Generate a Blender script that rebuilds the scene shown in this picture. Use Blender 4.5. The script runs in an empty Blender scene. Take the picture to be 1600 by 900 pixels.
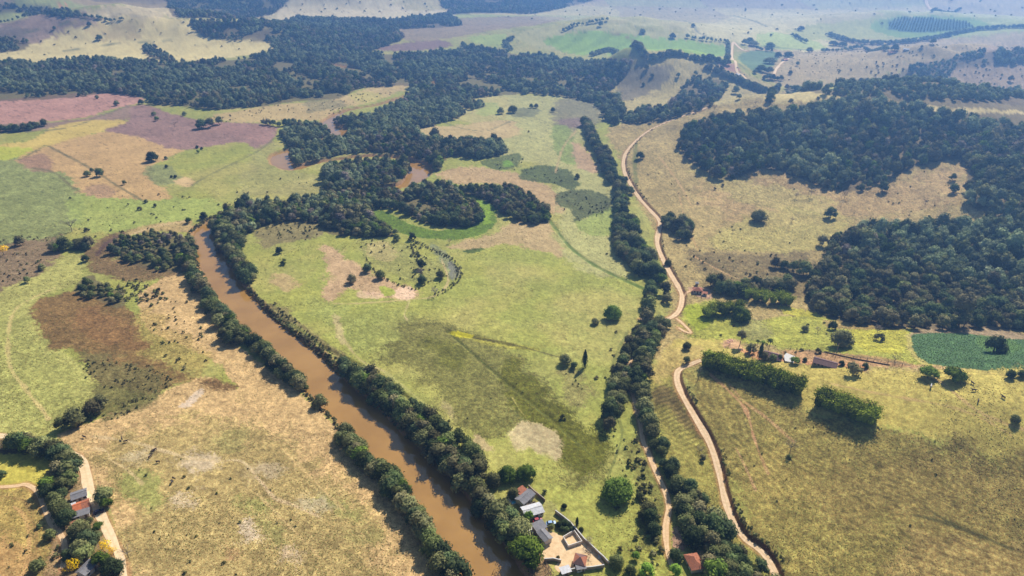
import bpy, bmesh, math, random, time
import numpy as np
from math import radians as R
T0 = time.time()
random.seed(7); rng = np.random.default_rng(7)
sc = bpy.context.scene
col = sc.collection

# ------------------------------------------------------------------ camera, sky, sun, exposure
CAM_H, PITCH, FPX = 220.0, R(28.0), 1067.0
cam_d = bpy.data.cameras.new('camera'); cam = bpy.data.objects.new('camera', cam_d); col.objects.link(cam)
cam.location = (0, 0, CAM_H); cam.rotation_euler = (R(90) - PITCH, 0, 0)
cam_d.sensor_width = 36; cam_d.lens = 36 * FPX / 1600; cam_d.clip_start = 1; cam_d.clip_end = 60000
sc.camera = cam
SUN_EL, SUN_AZ = R(43), R(32)            # azimuth from +Y (view direction) towards +X
w = bpy.data.worlds.new('World'); sc.world = w; w.use_nodes = True
nt = w.node_tree; nt.nodes.clear()
sky = nt.nodes.new('ShaderNodeTexSky'); sky.sky_type = 'NISHITA'; sky.sun_disc = False
sky.sun_elevation = SUN_EL; sky.sun_rotation = SUN_AZ; sky.altitude = 600
bgn = nt.nodes.new('ShaderNodeBackground'); bgn.inputs['Strength'].default_value = 0.065
wo = nt.nodes.new('ShaderNodeOutputWorld')
nt.links.new(sky.outputs[0], bgn.inputs[0]); nt.links.new(bgn.outputs[0], wo.inputs[0])
sd = bpy.data.lights.new('sun', 'SUN'); sd.energy = 4.6; sd.angle = R(0.5); sd.color = (1.0, 0.965, 0.91)
sun = bpy.data.objects.new('sun', sd); col.objects.link(sun)
sun.rotation_euler = (R(90) - SUN_EL, 0, -SUN_AZ + math.pi)
sun.location = (0, 0, 900)
sc.view_settings.view_transform = 'Standard'; sc.view_settings.look = 'None'
sc.view_settings.exposure = 0.80; sc.view_settings.gamma = 1
HAZE_DENS = 3.9e-4
HAZE_COL = (0.24, 0.50, 1.0)

# ------------------------------------------------------------------ noise
def _hash(ix, iy, s):
    n = (ix.astype(np.int64) * 374761393 + iy.astype(np.int64) * 668265263 + s * 974711) & 0x7fffffff
    n = ((n ^ (n >> 13)) * 1274126177) & 0x7fffffff
    n = (n ^ (n >> 16)) & 0xffffff
    return n / float(0xffffff)
def vnoise(x, y, s=0):
    ix = np.floor(x); iy = np.floor(y); fx = x - ix; fy = y - iy
    fx = fx * fx * (3 - 2 * fx); fy = fy * fy * (3 - 2 * fy)
    a = _hash(ix, iy, s); b = _hash(ix + 1, iy, s); c = _hash(ix, iy + 1, s); d = _hash(ix + 1, iy + 1, s)
    return (a + (b - a) * fx) * (1 - fy) + (c + (d - c) * fx) * fy
def fbm(x, y, scale, octv=3, s=0):
    t = 0; a = 0.5; n = 0
    for k in range(octv):
        t = t + a * vnoise(x / scale * 2 ** k + 17.3 * k, y / scale * 2 ** k - 9.1 * k, s + k); n += a; a *= 0.5
    return t / n
def sstep(a, b, x):
    t = np.clip((x - a) / (b - a), 0, 1); return t * t * (3 - 2 * t)

# ------------------------------------------------------------------ hills
HILLS = [  # cx, cy, h, sx, sy_front, sy_back, rot
    (250, 262, 32, 112, 76, 70, -12), (430, 785, 66, 235, 160, 105, 0), (480, 500, 40, 130, 110, 110, 0),
    (270, 1160, 44, 115, 85, 100, 0), (190, 1135, 20, 32, 70, 60, 25), (250, 1085, 12, 26, 60, 50, -10),
    (230, 1600, 42, 260, 140, 180, 0), (-860, 1620, 66, 300, 170, 140, 0), (-560, 1500, 27, 140, 90, 80, 0),
    (-1360, 1960, 80, 250, 150, 160, 10), (-1060, 2520, 210, 330, 200, 300, 0), (-1750, 2750, 170, 450, 300, 400, 0),
    (-560, 2330, 100, 200, 120, 180, -10), (-230, 2480, 66, 220, 130, 220, 0), (250, 3300, 90, 900, 300, 500, 0), (-1500, 2400, 70, 160, 120, 160, 0),
    (1000, 1820, 30, 320, 140, 140, 0), (760, 1190, 46, 230, 110, 100, -8), (1350, 1500, 52, 340, 140, 200, -8),
    (1900, 2600, 80, 700, 300, 500, 0), (700, 2500, 40, 300, 150, 200, 10), (1300, 2300, 45, 250, 150, 200, 0),
]
def hf0(x, y):
    x = np.asarray(x, float); y = np.asarray(y, float)
    z = np.zeros_like(x)
    for cx, cy, h, sx, sf, sb, rot in HILLS:
        c, s = math.cos(R(rot)), math.sin(R(rot))
        dx = (x - cx) * c + (y - cy) * s; dy = -(x - cx) * s + (y - cy) * c
        sy = np.where(dy < 0, sf, sb)
        z = z + h * np.exp(-((dx / sx) ** 2 + (dy / sy) ** 2))
    hm = sstep(3, 30, z)
    rg = 1 - np.abs(2 * fbm(x, y, 95, 3, 5) - 1)
    z = z - hm * (rg - .55) * (6 + 0.16 * z) * (1 + .7 * sstep(1900, 2400, y)) + hm * (fbm(x, y, 28, 2, 9) - .5) * 3.0
    far = sstep(2600, 5200, np.hypot(x, y)) + sstep(.95, 1.25, np.abs(np.arctan2(x, y))) * sstep(500, 1200, np.hypot(x, y))
    z = z + np.clip(far, 0, 1) * fbm(x, y, 900, 3, 21) * 90
    return z

CP, SP = math.cos(PITCH), math.sin(PITCH)
_ts = np.geomspace(110, 9000, 1500)
def at(pts, dz=0.0):
    """where the sight line through a spot of the photograph (1600x900) meets the ground (raised by dz)"""
    p = np.atleast_2d(np.array(pts, float))
    u = (p[:, 0] - 800) / FPX; v = (p[:, 1] - 450) / FPX
    dy = CP - v * SP; dzr = -(SP + v * CP)
    u, dyy = u / dy, dzr / dy
    X = u[:, None] * _ts[None]; Y = np.broadcast_to(_ts[None], X.shape)
    D = CAM_H + dyy[:, None] * _ts[None] - hf0(X, Y) - dz
    neg = D <= 0; k = np.where(neg.any(1), neg.argmax(1), len(_ts) - 1); k = np.maximum(k, 1)
    i = np.arange(len(p)); a = D[i, k - 1]; b = D[i, k]
    t = _ts[k - 1] + (_ts[k] - _ts[k - 1]) * np.clip(a / (a - b + 1e-9), 0, 1)
    return np.stack([u * t, t], 1)
def mpp(x, y, z=0):          # metres per photograph pixel at a place
    return (y * CP + (CAM_H - z) * SP) / FPX
def edge(pts):
    o = []
    for x, y in pts:
        o.append((-90 if x <= 0 else 1690 if x >= 1600 else x, 960 if y >= 900 else (-14 if y <= 0 else y)))
    return o
def catmull(P, n=6, closed=False):
    P = np.array(P, float); m = len(P); out = []
    for i in range(m if closed else m - 1):
        if closed: a, b, c, d = P[i - 1], P[i], P[(i + 1) % m], P[(i + 2) % m]
        else: a, b, c, d = P[max(i - 1, 0)], P[i], P[i + 1], P[min(i + 2, m - 1)]
        for k in range(n):
            t = k / n
            out.append(.5 * ((2 * b) + (c - a) * t + (2 * a - 5 * b + 4 * c - d) * t * t + (3 * b - a - 3 * c + d) * t ** 3))
    if not closed: out.append(P[-1])
    return np.array(out)
def wpoly(pts, dz=0.0): return at(catmull(edge(pts), 3, True), dz)
def wline(pts, n=6, dz=0.0): return catmull(at(edge(pts), dz), n)
def inside(px, py, poly):
    r = np.zeros(len(px), bool)
    bb = (px >= poly[:, 0].min()) & (px <= poly[:, 0].max()) & (py >= poly[:, 1].min()) & (py <= poly[:, 1].max())
    idx = np.nonzero(bb)[0]
    if len(idx) == 0: return r
    x = px[idx]; y = py[idx]; c = np.zeros(len(idx), bool)
    q = np.roll(poly, 1, 0)
    for (x1, y1), (x2, y2) in zip(poly, q):
        if y1 == y2: continue
        hit = ((y1 > y) != (y2 > y)); c ^= hit & (x < (x2 - x1) * (y - y1) / (y2 - y1) + x1)
    r[idx] = c; return r
def dist(px, py, line, reach):
    """distance to a polyline, side (+ = left of its direction) and fraction along; 1e9 beyond reach"""
    D = np.full(len(px), 1e9); S = np.zeros(len(px)); F = np.zeros(len(px))
    bb = (px >= line[:, 0].min() - reach) & (px <= line[:, 0].max() + reach) & (py >= line[:, 1].min() - reach) & (py <= line[:, 1].max() + reach)
    I = np.nonzero(bb)[0]
    if len(I) == 0: return D, S, F
    x = px[I]; y = py[I]; d = np.full(len(I), 1e9); s = np.zeros(len(I)); f = np.zeros(len(I)); n = len(line) - 1
    for k in range(n):
        a = line[k]; e = line[k + 1] - a; L = e @ e + 1e-9
        near = np.nonzero((np.abs(x - a[0] - e[0] / 2) < reach + abs(e[0]) / 2) & (np.abs(y - a[1] - e[1] / 2) < reach + abs(e[1]) / 2))[0]
        if len(near) == 0: continue
        xn = x[near]; yn = y[near]
        t = np.clip(((xn - a[0]) * e[0] + (yn - a[1]) * e[1]) / L, 0, 1)
        dd = np.hypot(xn - a[0] - t * e[0], yn - a[1] - t * e[1]); sd_ = e[0] * (yn - a[1]) - e[1] * (xn - a[0])
        b = dd < d[near]; j = near[b]; d[j] = dd[b]; s[j] = np.sign(sd_[b]); f[j] = (k + t[b]) / n
    D[I] = d; S[I] = s; F[I] = f
    return D, S, F

# ------------------------------------------------------------------ courses: river, roads, tracks
RIVER_PX = [(830, 960), (797, 925), (760, 882), (728, 835), (690, 785), (650, 735), (600, 690), (560, 645), (510, 600), (470, 560),
            (430, 525), (390, 490), (355, 445), (328, 400), (316, 365), (328, 348), (360, 335), (420, 322), (500, 308), (580, 298), (632, 287), (652, 272),
            (655, 260), (625, 246), (570, 243), (500, 252), (458, 262), (440, 252), (440, 240), (475, 228), (522, 214), (527, 203), (512, 190),
            (540, 172), (600, 160), (681, 130), (620, 110), (548, 105), (480, 92)]
RIVER_W = [25, 25, 24.5, 24, 24, 23, 23, 22.5, 22, 22, 21, 20.5, 20, 19, 17, 11, 6, 5, 5, 6, 12, 24, 24, 6, 5, 5, 10, 22, 18, 5, 14, 26, 16, 5, 5, 16, 5, 16, 5]
river = wline(RIVER_PX, 6); river_w = np.interp(np.linspace(0, len(RIVER_W) - 1, len(river)), np.arange(len(RIVER_W)), RIVER_W) * .465
WATER = -2.2
ROADS = {  # name: (px course, width, colour, bank side, bank height)
    'hill_road': ([(1330, 960), (1250, 900), (1200, 868), (1165, 838), (1145, 808), (1132, 770), (1122, 725), (1108, 685), (1085, 645), (1066, 612), (1058, 588), (1062, 574), (1080, 567), (1098, 562)], 2.9, 'road', 1, 1.7),
    'valley_road': ([(1001, 498), (1040, 496), (1060, 484), (1066, 462), (1060, 445), (1048, 425), (1035, 400), (1027, 375), (1031, 345), (1018, 328), (1000, 308), (985, 285), (975, 262), (977, 240), (990, 222), (1010, 205), (1040, 190), (1070, 180), (1105, 168)], 3.2, 'road', 1, 1.6),
    'riverside_lane': ([(1052, 890), (1043, 862), (1040, 825), (1045, 795), (1040, 770), (1024, 735), (1012, 705), (1005, 690), (1000, 660), (990, 620), (981, 580), (988, 555)], 2.3, 'lane', 0, 0),
    'village_road': ([(215, 940), (200, 900), (190, 880), (180, 855), (168, 828), (158, 806), (148, 785), (138, 760), (133, 735), (124, 716), (95, 702), (60, 692), (30, 684), (0, 674)], 3.6, 'pale', 0, 0),
    'field_track': ([(0, 766), (18, 760), (40, 757), (58, 768), (68, 790), (80, 815), (94, 835), (101, 852), (98, 890)], 2.2, 'lane', 0, 0),
    'farm_track': ([(1066, 462), (1075, 456), (1082, 455)], 2.2, 'lane', 0, 0),
    'distant_road': ([(1172, 128), (1160, 118), (1150, 105), (1144, 92), (1144, 75), (1146, 66), (1152, 72), (1160, 78), (1168, 80)], 4.5, 'pale', 0, 0),
    'distant_lane': ([(1209, 118), (1213, 108), (1222, 98), (1234, 91)], 4.0, 'pale', 0, 0),
    'far_road': ([(1455, 16), (1449, 8), (1440, 0)], 7.0, 'pale', 0, 0),
    'orchard_lane': ([(1060, 512), (1070, 518), (1080, 520), (1066, 505), (1056, 497)], 1.6, 'lane', 0, 0),
}
roads = {k: (wline(v[0], 8),) + v[1:] for k, v in ROADS.items()}
DITCHES = [([(697, 515), (740, 555), (800, 605), (850, 645), (900, 690)], .5), ([(700, 518), (740, 528), (800, 540)], .5),
           ([(860, 345), (890, 385), (930, 415), (975, 437), (1010, 455)], .5), ([(95, 668), (150, 648), (210, 622), (262, 603)], .8),
           ([(412, 482), (460, 512), (500, 540), (540, 560), (600, 592), (640, 625)], .9), ([(1085, 400), (1110, 412), (1150, 432)], .5)]
ditches = [(wline(a), b) for a, b in DITCHES]

def hf(x, y):
    """final ground height: hills, river channel, road cuttings, ditches"""
    x = np.atleast_1d(np.asarray(x, float)); y = np.atleast_1d(np.asarray(y, float))
    z = hf0(x, y)
    for k, (ln, wd, c, side, bh) in roads.items():
        if bh:
            d, s, f = dist(x, y, ln, 40)
            fade = sstep(0, .05, f) * (1 - sstep(.86, 1, f))
            z = z - np.where(d < 40, bh * (1 - sstep(wd / 2, wd / 2 + 1.6, d * np.where(s < 0, 1, .25))) * fade, 0)
    for ln, dep in ditches:
        d, s, f = dist(x, y, ln, 4); z = z - np.where(d < 4, dep * (1 - sstep(.3, 2.0, d)), 0)
    d, s, f = dist(x, y, river, 24)
    hw = np.interp(f, np.linspace(0, 1, len(river_w)), river_w) + (fbm(x, y, 6, 2, 3) - .5) * 2.0
    chan = 4.6 * (1 - sstep(-2.5, 3.0, d - hw))
    return z - np.where(d < 24, chan, 0)
def H1(x, y): return float(hf(x, y)[0])

# ------------------------------------------------------------------ materials
MATS = {}
def mat(name, build):
    if name in MATS: return MATS[name]
    m = bpy.data.materials.new(name); m.use_nodes = True; n = m.node_tree; n.nodes.clear()
    out = n.nodes.new('ShaderNodeOutputMaterial'); build(n, out); MATS[name] = m; return m
def N(n, t, **kw):
    o = n.nodes.new(t)
    for k, v in kw.items():
        if k in ('op',): o.operation = v
        elif k == 'blend': o.data_type = 'RGBA'; o.blend_type = v
        elif k.startswith('i_'): o.inputs[k[2:].replace('_', ' ')].default_value = v
    return o
def mixc(n, a, b, fac, blend='MIX'):
    m = n.nodes.new('ShaderNodeMix'); m.data_type = 'RGBA'; m.blend_type = blend
    for s, v in ((m.inputs[6], a), (m.inputs[7], b), (m.inputs[0], fac)):
        if isinstance(v, (tuple, list)): s.default_value = (*v, 1) if len(v) == 3 else v
        elif isinstance(v, (int, float)): s.default_value = v
        else: n.links.new(v, s)
    return m.outputs[2]
def rampf(n, src, a, b, lo=0.0, hi=1.0):
    m = n.nodes.new('ShaderNodeMapRange'); n.links.new(src, m.inputs[0])
    m.inputs[1].default_value = a; m.inputs[2].default_value = b; m.inputs[3].default_value = lo; m.inputs[4].default_value = hi
    return m.outputs[0]
def noise(n, vec, scale, det=3, rough=.6):
    t = n.nodes.new('ShaderNodeTexNoise'); t.inputs['Scale'].default_value = scale; t.inputs['Detail'].default_value = det
    t.inputs['Roughness'].default_value = rough; n.links.new(vec, t.inputs['Vector']); return t.outputs[0]
def s2l(c):
    c = np.array(c, float) / 255
    return tuple(np.where(c <= .04045, c / 12.92, ((c + .055) / 1.055) ** 2.4))
def ground_build(n, out):
    b = N(n, 'ShaderNodeBsdfPrincipled'); b.inputs['Roughness'].default_value = .95; b.inputs['Specular IOR Level'].default_value = .1
    g = N(n, 'ShaderNodeNewGeometry'); a = N(n, 'ShaderNodeAttribute'); a.attribute_name = 'cover'
    r = N(n, 'ShaderNodeAttribute'); r.attribute_name = 'rough_cover'
    f1 = noise(n, g.outputs['Position'], .55, 5, .75); f2 = noise(n, g.outputs['Position'], .12, 4, .7); f3 = noise(n, g.outputs['Position'], 1.6, 2, .6)
    m1 = rampf(n, f1, .36, .64, .66, 1.30); m2 = rampf(n, f2, .3, .7, .86, 1.14)
    mul = N(n, 'ShaderNodeMath', op='MULTIPLY'); n.links.new(m1, mul.inputs[0]); n.links.new(m2, mul.inputs[1])
    m3 = rampf(n, f3, .38, .62, .72, 1.25); mu3 = N(n, 'ShaderNodeMath', op='MULTIPLY'); n.links.new(mul.outputs[0], mu3.inputs[0]); n.links.new(m3, mu3.inputs[1])
    one = mixc(n, (1, 1, 1), mu3.outputs[0], r.outputs['Fac'])
    c = mixc(n, a.outputs['Color'], one, 1.0, 'MULTIPLY')
    hue = mixc(n, (1.10, .96, .84), (.90, 1.04, .95), rampf(n, f3, .35, .65)); hue2 = mixc(n, (1, 1, 1), hue, r.outputs['Fac'])
    c = mixc(n, c, hue2, 1.0, 'MULTIPLY')
    n.links.new(c, b.inputs['Base Color'])
    bp = N(n, 'ShaderNodeBump'); bp.inputs['Distance'].default_value = .55
    s = N(n, 'ShaderNodeMath', op='MULTIPLY'); n.links.new(r.outputs['Fac'], s.inputs[0]); s.inputs[1].default_value = .8
    n.links.new(s.outputs[0], bp.inputs['Strength']); n.links.new(f1, bp.inputs['Height']); n.links.new(bp.outputs[0], b.inputs['Normal'])
    n.links.new(b.outputs[0], out.inputs[0])
M_ground = mat('ground_cover', ground_build)
def earth(name, c, c2, sc_=.6):
    def f(n, out):
        b = N(n, 'ShaderNodeBsdfPrincipled'); b.inputs['Roughness'].default_value = .95; b.inputs['Specular IOR Level'].default_value = .1
        g = N(n, 'ShaderNodeNewGeometry'); v = noise(n, g.outputs['Position'], sc_, 5, .7)
        uv = N(n, 'ShaderNodeAttribute'); uv.attribute_name = 'across'
        # wheel ruts and a darker grown crown between them
        k = N(n, 'ShaderNodeMath', op='ABSOLUTE'); n.links.new(uv.outputs['Fac'], k.inputs[0])
        crown = rampf(n, k.outputs[0], .05, .3, .35, 0)
        cc = mixc(n, c, c2, rampf(n, v, .35, .68)); cc = mixc(n, cc, tuple(np.array(c2) * (.75, .85, .7)), crown)
        n.links.new(cc, b.inputs['Base Color'])
        bp = N(n, 'ShaderNodeBump'); bp.inputs['Distance'].default_value = .2; bp.inputs['Strength'].default_value = .5
        n.links.new(v, bp.inputs['Height']); n.links.new(bp.outputs[0], b.inputs['Normal'])
        n.links.new(b.outputs[0], out.inputs[0])
    return mat(name, f)
M_road = {'road': earth('dirt_road', s2l((226, 194, 152)), s2l((200, 164, 122))), 'lane': earth('dirt_lane', s2l((226, 190, 144)), s2l((200, 160, 116))),
          'pale': earth('pale_dirt', s2l((232, 204, 160)), s2l((214, 178, 132)))}
def water_build(n, out):
    b = N(n, 'ShaderNodeBsdfPrincipled'); g = N(n, 'ShaderNodeNewGeometry')
    v = noise(n, g.outputs['Position'], .05, 3, .6)
    c = mixc(n, s2l((166, 124, 62)), s2l((152, 112, 54)), rampf(n, v, .35, .65))
    n.links.new(c, b.inputs['Base Color']); b.inputs['Roughness'].default_value = .05; b.inputs['IOR'].default_value = 1.5
    h = noise(n, g.outputs['Position'], 1.1, 3, .6); bp = N(n, 'ShaderNodeBump'); bp.inputs['Distance'].default_value = .03; bp.inputs['Strength'].default_value = .2
    n.links.new(h, bp.inputs['Height']); n.links.new(bp.outputs[0], b.inputs['Normal']); n.links.new(b.outputs[0], out.inputs[0])
M_water = mat('muddy_water', water_build)
def leafmat(name, c1, c2, c3=None, trans=.14, amt=.5):
    c3 = c3 or c1
    def f(n, out):
        oi = N(n, 'ShaderNodeObjectInfo'); g = N(n, 'ShaderNodeNewGeometry')
        c = mixc(n, c1, c2, g.outputs['Random Per Island'])
        wn = N(n, 'ShaderNodeTexWhiteNoise'); wn.noise_dimensions = '1D'; n.links.new(oi.outputs['Random'], wn.inputs['W'])
        c = mixc(n, c, c3, rampf(n, wn.outputs['Value'], .0, 1, 0, amt))
        v = rampf(n, oi.outputs['Random'], 0, 1, .6, 2.1)
        c = mixc(n, c, v, 1.0, 'MULTIPLY')
        d = N(n, 'ShaderNodeBsdfDiffuse'); t = N(n, 'ShaderNodeBsdfTranslucent'); m = N(n, 'ShaderNodeMixShader'); m.inputs[0].default_value = trans
        n.links.new(c, d.inputs[0]); n.links.new(c, t.inputs[0]); n.links.new(d.outputs[0], m.inputs[1]); n.links.new(t.outputs[0], m.inputs[2])
        n.links.new(m.outputs[0], out.inputs[0])
    return mat(name, f)
L_river = leafmat('riverside_leaves', s2l((68, 78, 40)), s2l((112, 116, 66)), s2l((118, 108, 74)))
L_valley = leafmat('valley_leaves', s2l((88, 98, 60)), s2l((132, 138, 96)), s2l((124, 124, 98)))
L_green = leafmat('green_leaves', s2l((46, 64, 26)), s2l((112, 126, 46)), s2l((70, 86, 38)))
L_bright = leafmat('bright_leaves', s2l((88, 116, 40)), s2l((120, 140, 54)), s2l((100, 124, 50)))
L_dark = leafmat('dark_leaves', s2l((52, 66, 38)), s2l((92, 100, 58)), s2l((72, 78, 56)))
L_wood = leafmat('dry_forest_leaves', s2l((74, 76, 46)), s2l((122, 116, 76)), s2l((116, 104, 74)), amt=.75)
L_bamboo = leafmat('bamboo_leaves', s2l((58, 74, 22)), s2l((148, 150, 52)), s2l((110, 122, 40)), trans=.12)
L_yellow = leafmat('yellow_blossom', s2l((240, 190, 8)), s2l((252, 214, 30)), s2l((236, 190, 20)), trans=.3)
L_grey = leafmat('grey_twigs', s2l((118, 104, 88)), s2l((140, 126, 106)), s2l((112, 98, 92)))
L_shrub = leafmat('shrub_leaves', s2l((70, 74, 44)), s2l((112, 108, 66)), s2l((108, 96, 66)), amt=.8)
L_tuft = leafmat('grass_tufts', s2l((112, 106, 62)), s2l((150, 136, 84)), s2l((128, 108, 72)), amt=.9)
L_tuftg = leafmat('green_tufts', s2l((84, 98, 44)), s2l((124, 130, 62)), s2l((110, 104, 60)), amt=.8)
L_crop = leafmat('crop_leaves', s2l((96, 124, 66)), s2l((118, 146, 82)), s2l((104, 130, 72)))
L_pink = leafmat('pink_blossom', s2l((150, 96, 110)), s2l((176, 130, 136)))
def plain(name, c, rough=.8, c2=None, sc_=2.0, bump=0, metal=0, wave=None):
    def f(n, out):
        b = N(n, 'ShaderNodeBsdfPrincipled'); b.inputs['Roughness'].default_value = rough; b.inputs['Metallic'].default_value = metal
        tc = N(n, 'ShaderNodeTexCoord'); v = noise(n, tc.outputs['Object'], sc_, 5, .7)
        c_ = mixc(n, c, c2 or tuple(np.array(c) * .72), rampf(n, v, .35, .7)); n.links.new(c_, b.inputs['Base Color'])
        if wave:
            wv = N(n, 'ShaderNodeTexWave'); wv.inputs['Scale'].default_value = wave; wv.bands_direction = 'X'; n.links.new(tc.outputs['Object'], wv.inputs['Vector'])
            bp = N(n, 'ShaderNodeBump'); bp.inputs['Distance'].default_value = .08; bp.inputs['Strength'].default_value = .8
            n.links.new(wv.outputs[1], bp.inputs['Height']); n.links.new(bp.outputs[0], b.inputs['Normal'])
        n.links.new(b.outputs[0], out.inputs[0])
    return mat(name, f)
M_bark = plain('bark', s2l((96, 82, 68)))
M_twig = plain('pale_bark', s2l((140, 126, 110)))
M_tile = plain('clay_tiles', s2l((186, 112, 74)), .85, s2l((140, 84, 62)), 1.2, wave=1.5)
M_tiled = plain('old_clay_tiles', s2l((128, 92, 82)), .85, s2l((98, 74, 68)), 1.2, wave=1.5)
M_orange = plain('orange_tiles', s2l((216, 122, 72)), .85, s2l((196, 104, 60)), 1.2, wave=1.5)
M_grey = plain('fibre_cement', s2l((140, 134, 130)), .85, s2l((108, 104, 104)), 1.0, wave=1.3)
M_white = plain('white_sheet', s2l((214, 208, 200)), .6, s2l((180, 174, 168)), .8, wave=1.3)
M_wall = plain('whitewash', s2l((218, 208, 192)), .9, s2l((190, 176, 156)))
M_block = plain('block_wall', s2l((176, 158, 132)), .95, s2l((140, 120, 98)))
M_dark = plain('dark_opening', s2l((40, 36, 34)), .6)
M_wood = plain('weathered_wood', s2l((120, 98, 78)), .9)
M_stone = plain('concrete', s2l((206, 198, 184)), .9)
M_pool = plain('pool_water', s2l((120, 200, 212)), .08)
M_sand = plain('yard_sand', s2l((222, 190, 142)), .95, s2l((196, 158, 112)), .5)
M_carb = plain('blue_paint', s2l((150, 176, 205)), .3); M_carr = plain('red_paint', s2l((170, 40, 44)), .35); M_card = plain('dark_paint', s2l((60, 58, 76)), .35)
M_glass = plain('window_glass', s2l((34, 42, 50)), .1); M_tyre = plain('rubber', s2l((32, 32, 32)), .8)
M_cow = plain('cattle_hide', s2l((70, 48, 38)), .8, s2l((46, 34, 30)), 1.0); M_coww = plain('pale_hide', s2l((196, 186, 172)), .8)
M_flower = L_yellow

# ------------------------------------------------------------------ object helpers
def mesh(name, V, F, m, smooth=False):
    me = bpy.data.meshes.new(name); me.from_pydata([tuple(map(float, v)) for v in V], [], [tuple(map(int, f)) for f in F]); me.materials.append(m)
    if smooth: me.polygons.foreach_set('use_smooth', [True] * len(me.polygons))
    me.update(); return me
def link(name, me, parent=None, loc=None, rotz=0, scale=None):
    o = bpy.data.objects.new(name, me); col.objects.link(o)
    if parent: o.parent = parent
    if loc is not None: o.location = loc
    if rotz: o.rotation_euler = (0, 0, rotz)
    if scale is not None: o.scale = scale if hasattr(scale, '__len__') else (scale,) * 3
    return o
def tag(o, label, cat, group=None):
    o['label'] = label; o['category'] = cat
    if group: o['group'] = group
    return o
def struct(o, kind='structure'): o['kind'] = kind; return o

# ------------------------------------------------------------------ ground sheet
def build_ground():
    ypx = np.linspace(948, -62, 690); v = (ypx - 450) / FPX
    rr = CAM_H * (CP - v * SP) / (SP + v * CP)
    rr = np.concatenate([[15, 45, 80, 115, 140], rr[rr > 155], np.geomspace(rr[-1] * 1.05, 16000, 34)])
    aa = np.concatenate([np.linspace(R(-53), R(53), 940), np.linspace(R(53), R(307), 76)[1:-1]])
    na, nr = len(aa), len(rr)
    A, Rr = np.meshgrid(aa, rr); X = (np.sin(A) * Rr).ravel(); Y = (np.cos(A) * Rr).ravel()
    Z = hf(X, Y)
    X = np.append(X, 0.); Y = np.append(Y, 0.); Z = np.append(Z, 0.)
    i = np.arange(nr - 1)[:, None] * na + np.arange(na)[None]; j = np.arange(nr - 1)[:, None] * na + (np.arange(na)[None] + 1) % na
    Q = np.stack([i, i + na, j + na, j], -1).reshape(-1, 4)[:, ::-1]
    tri = np.stack([np.full(na, na * nr), (np.arange(na) + 1) % na, np.arange(na)], -1)
    me = bpy.data.meshes.new('ground'); nv = len(X)
    me.vertices.add(nv); me.vertices.foreach_set('co', np.stack([X, Y, Z], 1).ravel().astype(np.float32))
    nq, ntr = len(Q), len(tri); me.loops.add(nq * 4 + ntr * 3); me.loops.foreach_set('vertex_index', np.concatenate([Q.ravel(), tri.ravel()]).astype(np.int32))
    me.polygons.add(nq + ntr); me.polygons.foreach_set('loop_start', np.concatenate([np.arange(nq) * 4, nq * 4 + np.arange(ntr) * 3]).astype(np.int32))
    me.update(calc_edges=True); me.polygons.foreach_set('use_smooth', np.ones(nq + ntr, bool))
    C, Rg = cover(X, Y, Z)
    ca = me.color_attributes.new('cover', 'FLOAT_COLOR', 'POINT'); ca.data.foreach_set('color', np.concatenate([C, np.ones((nv, 1))], 1).ravel().astype(np.float32))
    ra = me.attributes.new('rough_cover', 'FLOAT', 'POINT'); ra.data.foreach_set('value', Rg.astype(np.float32))
    me.materials.append(M_ground)
    return struct(link('ground', me))
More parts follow.
